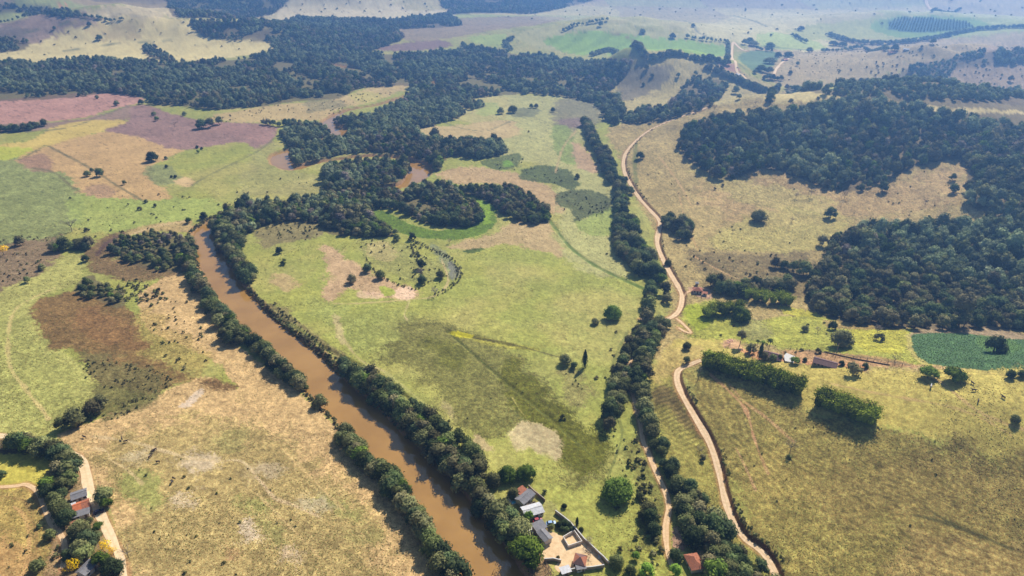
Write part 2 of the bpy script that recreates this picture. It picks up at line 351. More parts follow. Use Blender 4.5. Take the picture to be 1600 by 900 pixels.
# ground cover: (outline in the photograph, colour of the cover, on some slopes with sun or shade in it, blend, ragged edge in m, roughness)
PATCHES = [
    # --- centre valley and far plain
    ([(740, 155), (800, 148), (950, 160), (930, 190), (905, 230), (930, 260), (962, 300), (1000, 420), (900, 420), (870, 340), (860, 260), (780, 250), (740, 190)], (172, 168, 108), .9, 6, .6),
    ([(865, 160), (900, 150), (950, 172), (945, 190), (900, 202), (868, 200)], (128, 122, 92), .9, 6, .8),
    ([(872, 188), (905, 184), (925, 190), (905, 200), (880, 200)], (132, 104, 108), .6, 5, .8),
    ([(862, 200), (890, 200), (900, 250), (895, 258), (872, 245)], (132, 148, 76), .8, 2, .7),
    ([(893, 225), (915, 230), (935, 268), (905, 262)], (184, 150, 118), .8, 3, .5),
    ([(630, 205), (660, 195), (700, 197), (760, 190), (805, 190), (800, 215), (720, 224), (650, 214)], (190, 166, 114), .9, 4, .4),
    ([(680, 272), (730, 260), (770, 264), (830, 278), (870, 300), (875, 330), (830, 335), (800, 290), (720, 287)], (184, 154, 112), .9, 4, .5),
    ([(700, 155), (740, 148), (790, 152), (800, 170), (770, 190), (720, 190), (700, 185)], (176, 166, 104), .9, 4, .5),
    ([(745, 165), (775, 160), (780, 178), (750, 180)], (160, 168, 92), .8, 3, .4),
    ([(800, 172), (830, 168), (845, 176), (820, 184), (800, 182)], (110, 112, 82), .8, 4, .8),
    ([(765, 262), (752, 252), (790, 243), (810, 240), (815, 255), (790, 266)], (92, 102, 56), .9, 2, .9),
    ([(784, 254), (796, 250), (802, 258), (790, 260)], (120, 160, 50), .7, 2, .5),
    ([(815, 265), (850, 258), (885, 265), (905, 285), (892, 298), (860, 286), (815, 281)], (88, 98, 56), .95, 2, .9),
    ([(875, 300), (920, 297), (957, 310), (950, 330), (915, 340), (900, 348), (893, 330), (868, 316)], (92, 98, 60), .95, 2, .9),
    ([(940, 330), (965, 325), (968, 360), (930, 370), (900, 352)], (136, 152, 70), .7, 3, .6),
    ([(770, 365), (800, 345), (820, 335), (850, 345), (872, 375), (884, 402), (840, 392), (790, 382), (740, 392), (700, 386)], (186, 158, 116), .8, 4, .5),
    ([(723, 393), (735, 389), (754, 387), (752, 392), (735, 396)], (78, 94, 44), .95, .8, .8),
    ([(572, 330), (600, 330), (640, 350), (690, 360), (730, 350), (745, 335), (740, 318), (722, 300), (745, 302), (770, 320), (777, 342), (760, 362), (720, 374), (660, 372), (610, 357)], (102, 124, 42), 1, 1.5, .9),
    ([(740, 312), (762, 322), (770, 340), (755, 352), (748, 335)], (138, 168, 52), .7, 3, .6),
    ([(622, 314), (645, 311), (680, 322), (692, 340), (668, 346), (645, 336), (628, 330)], (158, 152, 86), 1, 2, .6),
    # --- oxbow scar pasture
    ([(400, 360), (440, 345), (500, 348), (502, 368), (460, 376), (410, 386)], (132, 118, 82), .85, 4, .9),
    ([(500, 385), (520, 388), (548, 408), (575, 422), (600, 436), (650, 452), (640, 468), (590, 466), (545, 450), (520, 470), (500, 462), (515, 432)], (192, 158, 122), .85, 3.5, .5),
    ([(428, 430), (450, 428), (470, 445), (450, 455), (432, 448)], (190, 160, 116), .7, 4, .5),
    ([(618, 452), (640, 448), (648, 462), (630, 470), (612, 462)], (222, 190, 154), .9, 1.5, .3),
    ([(560, 455), (592, 458), (598, 466), (560, 466)], (206, 174, 140), .7, 2, .3),
    ([(592, 448), (612, 450), (618, 460), (600, 463)], (154, 164, 62), .9, 1, .4),
    ([(560, 372), (610, 372), (660, 395), (690, 410), (680, 440), (640, 440), (600, 420), (570, 400)], (148, 146, 84), .8, 5, .9),
    ([(575, 380), (600, 380), (620, 400), (600, 410), (580, 400)], (176, 158, 108), .6, 4, .7),
    ([(670, 380), (700, 395), (712, 420), (706, 440), (698, 425), (682, 398)], (128, 132, 100), .8, 2, .9),
    ([(700, 410), (712, 415), (718, 430), (706, 436)], (120, 118, 116), .6, 1.5, .8),
    ([(460, 470), (520, 470), (560, 500), (600, 480), (650, 490), (620, 520), (600, 560), (560, 545), (500, 500)], (148, 152, 84), .5, 8, .9),
    ([(520, 492), (530, 495), (535, 520), (542, 535), (532, 535), (522, 512)], (184, 166, 118), .7, 2, .4),
    ([(412, 478), (440, 478), (460, 495), (500, 530), (540, 556), (560, 580), (530, 580), (500, 560), (460, 515)], (126, 112, 76), .8, 3, 1),
    ([(455, 505), (480, 520), (510, 548), (530, 566), (515, 566), (480, 540), (452, 515)], (156, 156, 82), .8, 2, .7),
    # --- wet meadow
    ([(640, 495), (700, 508), (760, 528), (830, 570), (865, 620), (905, 660), (948, 690), (957, 720), (932, 762), (880, 752), (862, 705), (800, 680), (760, 684), (705, 655), (680, 610), (640, 575), (590, 565), (615, 525)], (120, 116, 62), .9, 7, 1),
    ([(800, 560), (830, 590), (880, 640), (952, 690), (955, 725), (900, 745), (872, 724), (850, 690), (815, 650), (780, 590)], (98, 98, 32), .9, 5, .9),
    ([(660, 530), (700, 530), (740, 560), (720, 580), (680, 565)], (106, 106, 42), .7, 6, .9),
    ([(700, 518), (715, 518), (740, 524), (735, 528), (712, 526)], (186, 178, 40), .9, .8, .4),
    ([(740, 526), (800, 536), (850, 548), (800, 546), (745, 534)], (150, 144, 62), .8, 1, .9),
    ([(800, 668), (840, 660), (875, 690), (872, 722), (850, 718), (828, 700), (802, 706)], (184, 166, 124), .85, 3, .4),
    ([(690, 620), (710, 640), (705, 655), (695, 640)], (176, 160, 112), .6, 3, .4),
    ([(735, 675), (752, 682), (770, 705), (755, 705), (740, 690)], (188, 164, 122), .7, 2, .4),
    ([(878, 580), (905, 580), (920, 610), (905, 635), (880, 625)], (134, 118, 82), .55, 6, 1),
    # --- left bank: dry field, marsh, pastures
    ([(285, 425), (325, 465), (358, 520), (400, 560), (450, 600), (510, 650), (560, 690), (600, 742), (655, 800), (710, 862), (745, 900), (205, 900), (180, 840), (150, 760), (125, 715), (92, 682), (150, 656), (240, 622), (300, 592), (340, 590), (375, 610), (330, 560), (240, 520), (215, 470), (240, 445)], (200, 168, 116), 1, 2, .7),
    ([(150, 700), (250, 660), (340, 650), (420, 680), (500, 740), (560, 790), (600, 850), (630, 900), (210, 900), (192, 820), (170, 760)], (164, 146, 92), .75, 14, 1),
    ([(190, 735), (230, 730), (260, 760), (240, 785), (200, 775)], (142, 148, 78), .7, 6, .7), ([(370, 770), (400, 775), (420, 800), (395, 805)], (138, 146, 76), .6, 6, .7),
    ([(410, 810), (440, 815), (440, 850), (415, 840)], (138, 138, 78), .6, 6, .8), ([(540, 830), (590, 830), (590, 850), (550, 850)], (130, 128, 74), .5, 6, .8),
    ([(490, 780), (520, 780), (560, 810), (540, 815)], (136, 140, 76), .6, 4, .7), ([(340, 680), (380, 678), (380, 700), (350, 704)], (140, 136, 80), .5, 6, .8),
    ([(285, 712), (320, 705), (350, 715), (345, 728), (300, 735)], (196, 176, 142), .8, 6, .4), ([(200, 708), (235, 706), (235, 716), (205, 716)], (188, 172, 138), .6, 5, .4),
    ([(265, 770), (300, 772), (300, 788), (272, 785)], (194, 174, 142), .7, 5, .4), ([(370, 815), (395, 810), (398, 830), (375, 834)], (202, 182, 154), .75, 5, .4),
    ([(470, 780), (500, 780), (515, 800), (490, 800)], (186, 172, 136), .7, 4, .4), ([(440, 850), (460, 850), (465, 880), (445, 872)], (196, 172, 140), .7, 5, .4),
    ([(350, 850), (385, 855), (380, 875), (350, 868)], (176, 130, 96), .5, 6, .6), ([(400, 720), (440, 728), (430, 745), (400, 740)], (194, 174, 140), .6, 5, .4),
    ([(278, 634), (292, 626), (302, 616), (318, 606), (322, 612), (312, 622), (298, 634), (284, 638)], (214, 192, 160), .95, 1.2, .3),
    ([(0, 470), (60, 420), (110, 395), (130, 400), (120, 440), (62, 466), (50, 490), (80, 540), (120, 565), (142, 590), (148, 640), (100, 668), (60, 682), (0, 672)], (172, 168, 96), .95, 2, .8),
    ([(0, 520), (40, 500), (90, 570), (120, 600), (130, 650), (60, 660), (0, 630)], (150, 150, 82), .5, 14, .9),
    ([(48, 488), (62, 468), (90, 460), (120, 455), (180, 470), (215, 500), (228, 540), (260, 570), (300, 590), (340, 590), (370, 603), (368, 612), (330, 601), (290, 592), (250, 612), (190, 610), (150, 600), (142, 590), (125, 555), (80, 540), (62, 510)], (128, 98, 62), .92, 4, 1),
    ([(130, 480), (190, 500), (225, 545), (180, 545), (120, 510)], (140, 104, 66), .6, 8, 1),
    ([(128, 555), (170, 560), (230, 570), (272, 590), (262, 606), (210, 640), (165, 656), (148, 640), (142, 590)], (116, 108, 66), .85, 6, 1),
    ([(220, 480), (260, 500), (330, 560), (300, 590), (250, 560), (215, 520)], (158, 136, 78), .7, 8, 1),
    ([(130, 402), (150, 376), (190, 360), (215, 352), (190, 372), (178, 390), (190, 408), (230, 415), (285, 424), (230, 441), (180, 436), (135, 421)], (126, 100, 70), .92, 3.5, 1),
    ([(148, 398), (160, 380), (192, 365), (190, 370), (168, 384), (156, 400)], (96, 74, 66), .85, 1.5, .8),
    ([(0, 380), (60, 372), (100, 358), (96, 380), (90, 400), (40, 440), (0, 470)], (134, 110, 88), .9, 5, 1),
    ([(0, 250), (100, 255), (130, 300), (120, 352), (60, 372), (0, 380)], (140, 146, 90), .9, 4, 1),
    ([(110, 310), (200, 300), (350, 320), (300, 345), (180, 365), (140, 360), (115, 350)], (158, 170, 88), .7, 5, .7),
    ([(215, 355), (280, 345), (300, 345), (300, 362), (250, 362), (200, 366)], (182, 154, 106), .85, 2, .8),
    ([(28, 242), (70, 228), (170, 205), (230, 215), (290, 230), (232, 265), (250, 290), (270, 310), (190, 310), (130, 302), (100, 270), (40, 262)], (192, 158, 106), .95, 3, .5),
    ([(32, 250), (70, 240), (85, 258), (70, 270), (40, 264)], (152, 120, 98), .8, 3, .7), ([(130, 295), (160, 288), (180, 295), (175, 308), (140, 306)], (156, 126, 100), .7, 3, .8),
    ([(225, 262), (262, 258), (285, 282), (250, 290), (230, 278)], (134, 138, 90), .8, 2, .9), ([(272, 282), (295, 277), (305, 284), (295, 292), (280, 290)], (202, 172, 122), .9, 1.5, .3),
    ([(0, 165), (50, 152), (150, 143), (216, 150), (221, 159), (170, 172), (100, 188), (0, 195)], (186, 142, 124), 1, 2, .7),
    ([(0, 196), (100, 190), (180, 172), (206, 165), (200, 187), (150, 192), (90, 200), (0, 216)], (150, 122, 108), .9, 3, .6),
    ([(0, 232), (35, 222), (90, 196), (150, 187), (190, 188), (190, 197), (120, 215), (50, 235), (0, 250)], (200, 176, 96), .95, 2, .4),
    ([(0, 232), (35, 230), (45, 236), (10, 250), (0, 250)], (176, 180, 68), .9, 2, .4),
    ([(205, 168), (230, 165), (270, 178), (330, 190), (400, 192), (432, 200), (425, 220), (400, 234), (380, 222), (310, 231), (270, 233), (220, 215), (165, 203), (200, 190)], (150, 120, 108), 1, 2, .7),
    ([(330, 192), (400, 193), (428, 202), (415, 225), (380, 215), (340, 205)], (162, 126, 112), .6, 4, .5),
    ([(320, 186), (400, 168), (470, 160), (510, 158), (600, 132), (640, 132), (620, 145), (580, 160), (530, 170), (512, 186), (470, 188), (420, 189), (400, 191)], (188, 164, 110), .95, 4, .5),
    ([(480, 156), (520, 155), (545, 165), (510, 172), (480, 176)], (142, 132, 92), .8, 4, .9), ([(545, 148), (575, 143), (600, 150), (580, 160), (555, 160)], (184, 172, 96), .8, 3, .4),
    ([(400, 232), (430, 222), (440, 232), (430, 262), (500, 275), (505, 300), (440, 305), (380, 300), (380, 270)], (160, 152, 98), .6, 6, .8),
    # --- bottom left
    ([(0, 700), (30, 704), (92, 730), (78, 760), (40, 765), (0, 768)], (184, 172, 78), 1, 1.5, .5),
    ([(0, 690), (28, 686), (60, 700), (34, 712), (0, 704)], (98, 78, 62), .9, 1.5, .8),
    ([(0, 770), (40, 765), (62, 775), (75, 810), (100, 850), (80, 900), (0, 900)], (170, 144, 84), .9, 4, .9),
    ([(0, 850), (40, 850), (60, 880), (20, 900), (0, 900)], (186, 146, 96), .7, 5, .7),
    ([(90, 740), (140, 745), (158, 810), (195, 900), (90, 900), (80, 800)], (164, 134, 100), .85, 3, .8),
    # --- right side hills
    ([(950, 200), (1060, 178), (1200, 145), (1330, 145), (1600, 170), (1600, 560), (1000, 560), (1050, 480), (1040, 430), (1020, 350), (985, 290), (968, 240)], (168, 148, 96), 1, 3, .9),
    ([(1100, 290), (1250, 270), (1400, 280), (1500, 250), (1480, 320), (1300, 350), (1150, 350)], (176, 146, 102), .6, 14, 1),
    ([(1060, 220), (1110, 260), (1200, 290), (1300, 310), (1280, 340), (1120, 300)], (178, 168, 98), .5, 10, .9),
    ([(1200, 330), (1330, 340), (1290, 390), (1200, 395), (1100, 380)], (172, 162, 92), .6, 8, .9),
    ([(1070, 390), (1150, 400), (1270, 398), (1282, 450), (1240, 470), (1120, 452)], (122, 106, 72), .8, 7, 1),
    ([(1200, 150), (1300, 140), (1335, 148), (1280, 156), (1220, 162)], (204, 186, 120), .8, 4, .4),  # sunlit ridge top, the light put into a paler colour
    ([(1440, 160), (1600, 172), (1600, 204), (1520, 192), (1445, 174)], (206, 186, 124), .95, 3, .4),  # right hand sunlit ridge strip, brightness put into the colour
    ([(1060, 500), (1080, 480), (1120, 470), (1180, 500), (1280, 488), (1340, 500), (1430, 508), (1430, 540), (1460, 572), (1400, 566), (1300, 553), (1200, 540), (1100, 530), (1062, 520)], (158, 158, 68), .95, 3, .8),
    ([(1066, 480), (1100, 476), (1112, 500), (1095, 516), (1070, 500)], (154, 164, 48), .8, 3, .6), ([(1220, 478), (1280, 488), (1275, 495), (1225, 490)], (170, 166, 56), .8, 2, .5),
    ([(1160, 500), (1200, 500), (1200, 530), (1165, 530)], (148, 140, 100), .5, 6, .9), ([(1330, 505), (1400, 512), (1425, 540), (1400, 556), (1340, 540)], (176, 168, 60), .7, 5, .7),
    ([(1290, 500), (1380, 500), (1430, 508), (1400, 516), (1300, 512)], (152, 126, 84), .8, 3, .9),
    ([(1418, 524), (1440, 510), (1520, 504), (1592, 520), (1600, 538), (1560, 532), (1490, 522), (1440, 524)], (150, 130, 100), .95, 2, .9),
    ([(1422, 527), (1440, 521), (1500, 521), (1560, 528), (1600, 540), (1600, 586), (1540, 578), (1450, 568), (1432, 552)], (80, 106, 66), 1, .8, .8),
    ([(1530, 524), (1575, 530), (1598, 545), (1560, 552), (1535, 545)], (92, 118, 58), .8, 2, .7),
    ([(1414, 526), (1422, 526), (1430, 552), (1450, 568), (1442, 570), (1424, 555)], (172, 160, 88), .9, .8, .4),
    ([(1440, 570), (1540, 580), (1600, 588), (1600, 594), (1540, 586), (1440, 575)], (186, 154, 104), .8, 1.5, .5),
    ([(1060, 530), (1140, 532), (1190, 555), (1240, 570), (1330, 575), (1430, 580), (1600, 590), (1600, 740), (1490, 692), (1390, 664), (1270, 644), (1150, 592), (1090, 566), (1060, 566), (1010, 600), (1030, 560)], (180, 164, 86), .95, 4, .6),
    ([(1060, 570), (1100, 574), (1200, 612), (1290, 656), (1400, 672), (1500, 704), (1600, 760), (1600, 900), (1262, 900), (1180, 842), (1130, 762), (1102, 682), (1075, 630)], (152, 136, 74), .95, 9, 1),  # face turned from the sun, its shade put into the colour
    ([(1300, 740), (1500, 720), (1600, 780), (1600, 860), (1400, 820), (1280, 790)], (146, 122, 74), .4, 14, 1),
    ([(1420, 850), (1480, 835), (1600, 870), (1600, 900), (1400, 900)], (176, 150, 92), .7, 6, .9),
    ([(1180, 700), (1260, 720), (1240, 780), (1170, 760)], (172, 150, 84), .5, 10, .9),
    ([(1010, 590), (1050, 572), (1062, 600), (1110, 690), (1142, 800), (1180, 850), (1070, 800), (1040, 700), (1012, 640)], (146, 136, 70), .95, 3, .8),
    ([(1020, 612), (1050, 606), (1085, 650), (1100, 680), (1060, 660)], (112, 94, 58), .8, 3, .9),
    ([(1028, 560), (1060, 540), (1100, 545), (1090, 560), (1060, 572), (1040, 590), (1022, 600)], (180, 158, 94), .8, 3, .6),
    ([(1050, 822), (1062, 828), (1080, 850), (1068, 862), (1052, 855)], (168, 132, 112), .9, 1.5, .6),
    ([(1095, 855), (1106, 870), (1120, 890), (1108, 895), (1092, 880)], (206, 170, 130), .8, 1.5, .5),
    ([(1150, 545), (1200, 550), (1240, 560), (1290, 568), (1350, 568), (1352, 578), (1310, 574), (1240, 568), (1180, 560)], (206, 150, 108), .85, 2, .6),
    ([(1225, 545), (1300, 550), (1400, 562), (1430, 575), (1350, 572), (1240, 562)], (188, 140, 104), .6, 2, .7),
    ([(1135, 530), (1155, 532), (1160, 545), (1130, 542)], (206, 160, 128), .7, 2, .5),
    ([(1078, 448), (1110, 452), (1112, 466), (1094, 464), (1078, 456)], (186, 152, 124), .9, 1.5, .6),
    ([(1060, 905), (1000, 900), (960, 880), (1000, 850), (1040, 850)], (150, 148, 70), .7, 3, .8),
    ([(985, 690), (1010, 700), (1040, 770), (1038, 850), (1010, 860), (1000, 800), (985, 740)], (126, 122, 66), .8, 3, 1),
    # --- homestead
    ([(790, 775), (830, 762), (850, 782), (870, 800), (895, 820), (900, 830), (870, 835), (845, 840), (800, 800)], (150, 146, 84), .9, 2, .5),
    ([(800, 835), (848, 820), (860, 845), (850, 900), (790, 900)], (140, 112, 84), .9, 2, .7),
    # --- far right: knob, green fields, road valley
    ([(945, 180), (970, 95), (1060, 82), (1180, 120), (1210, 148), (1100, 168), (1000, 190)], (174, 158, 104), .95, 5, .8),
    ([(962, 145), (975, 118), (995, 104), (1025, 100), (1052, 116), (1020, 142), (970, 160)], (118, 108, 86), .85, 5, 1),  # ravine face of the knob, slope shade put into the colour
    ([(1180, 60), (1300, 55), (1500, 60), (1600, 40), (1600, 90), (1480, 95), (1380, 120), (1280, 135), (1210, 130), (1170, 100)], (174, 152, 112), .85, 8, .7),
    ([(1070, 60), (1130, 30), (1250, 20), (1300, 50), (1290, 80), (1200, 75), (1150, 66)], (206, 194, 136), .9, 8, .5),
    ([(1200, 50), (1260, 60), (1290, 76), (1200, 76), (1180, 62)], (168, 184, 92), .8, 5, .4),
    ([(806, 58), (850, 42), (940, 34), (990, 45), (1040, 50), (1100, 58), (1137, 66), (1137, 90), (1100, 86), (1040, 78), (950, 78), (925, 85), (870, 83)], (176, 170, 106), 1, 4, .3),
    ([(850, 62), (930, 48), (960, 52), (1040, 60), (1132, 72), (1132, 88), (1100, 86), (1040, 78), (950, 78), (925, 85), (885, 83)], (142, 170, 70), 1, 5, .3),
    ([(728, 58), (790, 54), (786, 72), (750, 69)], (160, 172, 84), 1, 4, .3),
    ([(1153, 88), (1180, 79), (1217, 83), (1205, 104), (1182, 112), (1165, 102)], (104, 126, 82), 1, 2, .3),
    ([(1118, 97), (1145, 99), (1156, 115), (1135, 110)], (176, 132, 112), .9, 2, .4),
    ([(1240, 45), (1340, 30), (1400, 22), (1480, 22), (1555, 38), (1500, 55), (1420, 62), (1320, 62), (1260, 62)], (168, 168, 90), .9, 5, .4),
    ([(1362, 40), (1390, 27), (1480, 24), (1550, 38), (1500, 54), (1420, 60), (1370, 50)], (124, 150, 64), .9, 3, .4),
    ([(1388, 36), (1408, 28), (1480, 30), (1520, 38), (1500, 47), (1440, 50), (1394, 47)], (66, 88, 60), 1, 2, .8),
    ([(1440, 98), (1600, 84), (1600, 168), (1480, 152), (1430, 130)], (160, 138, 110), .95, 6, .8),
    # --- far left
    ([(0, 104), (0, 82), (60, 55), (150, 30), (230, 26), (300, 32), (400, 55), (440, 66), (430, 78), (340, 92), (240, 97), (150, 90), (60, 97)], (226, 208, 140), 1, 5, .35),
    ([(130, 45), (200, 35), (230, 45), (215, 60), (170, 62)], (188, 164, 114), .5, 12, .4),
    ([(0, 60), (30, 30), (90, 20), (160, 30), (100, 50), (40, 70)], (158, 132, 116), .9, 8, .6),
    ([(110, 20), (200, 8), (330, 20), (300, 28), (180, 28)], (214, 194, 150), .8, 8, .5),
    ([(430, 30), (440, 0), (600, 0), (640, 15), (700, 15), (700, 25), (600, 30), (470, 32)], (220, 204, 160), .9, 10, .5),
    ([(590, 45), (700, 30), (830, 25), (890, 30), (780, 46), (700, 60), (640, 64)], (152, 132, 104), .9, 6, .6),
    ([(585, 76), (640, 66), (700, 64), (695, 75), (620, 80)], (134, 104, 98), .9, 4, .6),
    ([(830, 22), (900, 5), (1200, 0), (1600, 0), (1600, 30), (1400, 22), (1200, 35), (1080, 50), (960, 36), (880, 34)], (196, 186, 136), .4, 14, .5),
    ([(900, 0), (1400, 0), (1400, 12), (1100, 14), (960, 10)], (150, 134, 116), .3, 14, .7),
    ([(91, 8), (100, 7), (104, 12), (96, 13)], (222, 160, 108), 1, 3, .3),
    ([(40, 60), (0, 80), (0, 60), (20, 40)], (120, 110, 96), .7, 8, .8),
]
TRAILS = [([(85, 450), (30, 478), (14, 512), (15, 570), (38, 605), (55, 628), (66, 640), (76, 655)], .8, (206, 184, 122), .8),
    ([(146, 682), (180, 686), (220, 694), (260, 706), (300, 716), (340, 720), (375, 720), (398, 740)], .7, (204, 180, 136), .7),
    ([(146, 700), (168, 706), (172, 718), (190, 728), (206, 740), (222, 756)], .6, (204, 178, 130), .7),
    ([(400, 745), (412, 758), (430, 778), (460, 790), (500, 808)], .9, (208, 180, 140), .75),
    ([(400, 770), (430, 800), (460, 830), (500, 870)], .5, (204, 176, 122), .6), ([(440, 700), (480, 740), (520, 780), (540, 800)], .5, (208, 178, 122), .6),
    ([(600, 580), (640, 612), (670, 636), (700, 665), (730, 695)], .9, (176, 172, 104), .8), ([(522, 498), (532, 520), (560, 560), (600, 580)], .8, (186, 170, 116), .6),
    ([(640, 470), (632, 490), (636, 500)], .6, (200, 180, 130), .5), ([(300, 345), (250, 352), (200, 368)], 1.2, (206, 178, 130), .7),
    ([(1110, 585), (1140, 612), (1165, 640), (1180, 690), (1200, 740)], .7, (196, 150, 110), .6), ([(1150, 700), (1165, 730), (1180, 765)], .6, (200, 158, 116), .6),
    ([(1140, 600), (1160, 625), (1200, 655), (1240, 690)], .6, (190, 152, 106), .5), ([(1085, 400), (1110, 415), (1140, 430)], .8, (196, 156, 110), .6),
    ([(1060, 300), (1070, 340), (1090, 390)], .6, (188, 152, 104), .5), ([(1030, 245), (1060, 285), (1080, 320)], .7, (192, 160, 112), .5),
    ([(1300, 600), (1400, 620), (1500, 640), (1580, 680)], .6, (190, 160, 104), .5), ([(1460, 590), (1540, 650), (1600, 700)], .7, (196, 166, 108), .5),
    ([(0, 770), (30, 780), (50, 815), (56, 850), (48, 890)], .8, (150, 122, 76), .6), ([(20, 790), (40, 810), (45, 860), (20, 900)], .5, (196, 156, 104), .6),
    ([(880, 860), (900, 862)], 1, (220, 186, 136), .5), ([(900, 205), (880, 230), (868, 270)], .9, (186, 160, 116), .4),
    ([(800, 620), (812, 640), (822, 652)], .5, (170, 160, 90), .5), ([(690, 405), (700, 440), (680, 462), (640, 468), (560, 474), (520, 474)], .6, (196, 174, 122), .5)]
HEDGE_SHADE_LINES = [([(75, 228), (140, 262), (180, 288), (225, 315)], 1.0, (96, 96, 66)), ([(30, 250), (70, 228)], 1, (100, 100, 66)), ([(50, 262), (85, 270), (110, 290), (125, 300)], 1.2, (118, 110, 76)),
    ([(300, 290), (330, 272), (400, 238), (430, 215)], 1.2, (112, 112, 74)), ([(0, 212), (90, 202), (160, 180), (200, 165)], 1.5, (110, 108, 80)), ([(1192, 72), (1260, 78), (1330, 78)], 1.5, (104, 112, 80)),
    ([(1070, 32), (1085, 42), (1105, 58)], 1.8, (110, 112, 86)), ([(1145, 24), (1200, 42)], 1.8, (110, 110, 86)), ([(950, 52), (985, 60), (1008, 75)], 1.6, (140, 118, 80)),
    ([(100, 80), (150, 72), (220, 66), (280, 62)], 2.2, (122, 124, 86)), ([(0, 70), (80, 42), (140, 32)], 2, (116, 116, 86)), ([(697, 515), (800, 605), (900, 690), (948, 735)], .55, (96, 100, 48)),
    ([(860, 345), (890, 385), (930, 415), (975, 437), (1005, 450)], 1.5, (96, 118, 52)), ([(740, 527), (800, 538), (880, 560)], .8, (96, 88, 52)), ([(994, 225), (992, 260), (994, 285)], 2.0, (112, 116, 62)),
    ([(1155, 100), (1165, 108), (1180, 113)], 2, (90, 104, 76)), ([(800, 600), (700, 690)], .1, (150, 150, 90)), ([(1200, 540), (1300, 552), (1420, 570)], .8, (120, 104, 76)),
    ([(950, 745), (972, 680), (962, 640), (958, 570), (980, 520)], .8, (112, 118, 62)), ([(1430, 805), (1460, 812), (1520, 832), (1580, 858)], 1.0, (84, 80, 46)), ([(1430, 792), (1455, 800), (1500, 825)], .6, (84, 80, 46)),
    ([(1060, 588), (1075, 625), (1105, 672), (1128, 720), (1140, 775), (1160, 822), (1205, 862), (1262, 900)], .2, (90, 70, 50)), ([(690, 190), (720, 200), (760, 204), (800, 188)], 1.4, (124, 120, 80))]  # first line: shade of the hill road cut bank put into the colour
def cover(X, Y, Z):
    rad = np.hypot(X, Y); n = len(X)
    K = np.array([.93, .87, .86])
    wx = (fbm(X, Y, 9, 3, 31) - .5) * 2; wy = (fbm(X, Y, 9, 3, 41) - .5) * 2
    jx = (rng.random(n) - .5); jy = (rng.random(n) - .5)
    C = np.tile(s2l((158, 158, 78)), (n, 1)).astype(float); Rg = np.full(n, .5)
    # broad natural variation of the turf
    a = sstep(.42, .66, fbm(X, Y, 48, 4, 3))[:, None]; C = C * (1 - .36 * a) + np.array(s2l((184, 166, 106))) * .36 * a
    a = sstep(.45, .62, fbm(X, Y, 22, 3, 13))[:, None]; C = C * (1 - .26 * a) + np.array(s2l((130, 144, 70))) * .26 * a
    farm = sstep(900, 2600, rad)[:, None] * .5
    C = C * (1 - farm) + np.array(s2l((184, 166, 128))) * farm  # tan tint growing with distance, offsets the haze hue in the colour
    # a patchwork of distant paddocks
    fx = np.floor((X + 60 * fbm(X, Y, 300, 2, 71)) / 310); fy = np.floor((Y + X * .12 + 60 * fbm(X, Y, 300, 2, 72)) / 230); h1 = _hash(fx, fy, 5)[:, None]; h2 = _hash(fx, fy, 9)[:, None]
    tone = np.where(h1 < .35, np.array(s2l((206, 190, 134))), np.where(h1 < .6, np.array(s2l((160, 172, 96))), np.where(h1 < .8, np.array(s2l((150, 128, 110))), np.array(s2l((188, 160, 120)))))) * (.85 + .3 * h2)
    m = (sstep(1500, 2000, rad) * .6)[:, None]; C = C * (1 - m) + tone * m
    for pts, c, bl, wv, rg in PATCHES:
        P = wpoly(pts); k = max(1.0, np.median(np.hypot(P[:, 0], P[:, 1])) / 420)
        wv = wv * k ** .7; I = np.nonzero((X > P[:, 0].min() - 2 * wv) & (X < P[:, 0].max() + 2 * wv) & (Y > P[:, 1].min() - 2 * wv) & (Y < P[:, 1].max() + 2 * wv))[0]
        if len(I) == 0: continue
        m = np.zeros(len(I))
        for j in range(3 if wv > 2 else 1):
            f = (1.0, .55, 1.5)[j]
            m += inside(X[I] + wx[I] * wv * 1.3 * f + jx[I] * wv * .9 * f, Y[I] + wy[I] * wv * 1.3 * f + jy[I] * wv * .9 * f, P)
        m = m / (3 if wv > 2 else 1)
        v = .86 + .28 * fbm(X[I], Y[I], 14 + wv, 3, 77)
        m = (m * bl)[:, None]
        C[I] = C[I] * (1 - m) + np.array(s2l(c)) * v[:, None] * m; Rg[I] = Rg[I] * (1 - m[:, 0]) + rg * m[:, 0]
    # terracettes trodden by cattle on the steep pasture, furrows in the old plot
    P = wpoly([(1060, 570), (1100, 574), (1200, 612), (1290, 656), (1400, 672), (1500, 704), (1600, 760), (1600, 900), (1262, 900), (1180, 842), (1130, 762), (1102, 682), (1075, 630)])
    m = inside(X + wx * 8, Y + wy * 8, P); st = np.abs(np.sin((Z + fbm(X, Y, 14, 2, 8) * 1.3) * 6.5)); br = sstep(.35, .6, fbm(X, Y, 10, 2, 55))
    C *= (1 - .26 * m * sstep(.45, .9, st) * (.3 + .7 * br))[:, None]
    P = wpoly([(1014, 606), (1050, 600), (1090, 650), (1120, 720), (1060, 690), (1030, 650)]); m = inside(X + wx * 2, Y + wy * 2, P)
    st = np.abs(np.sin((X * .55 - Y * .83 + wx * .6) * 1.15)); C *= (1 - .4 * m * sstep(.6, .95, st))[:, None]
    P = wpoly([(850, 62), (930, 48), (1000, 56), (960, 78), (925, 85), (885, 83)]); m = inside(X + wx * 5, Y, P); C *= (1 - .15 * m * (np.sin((Y * .9 + X * .35) * .5) > .3))[:, None]
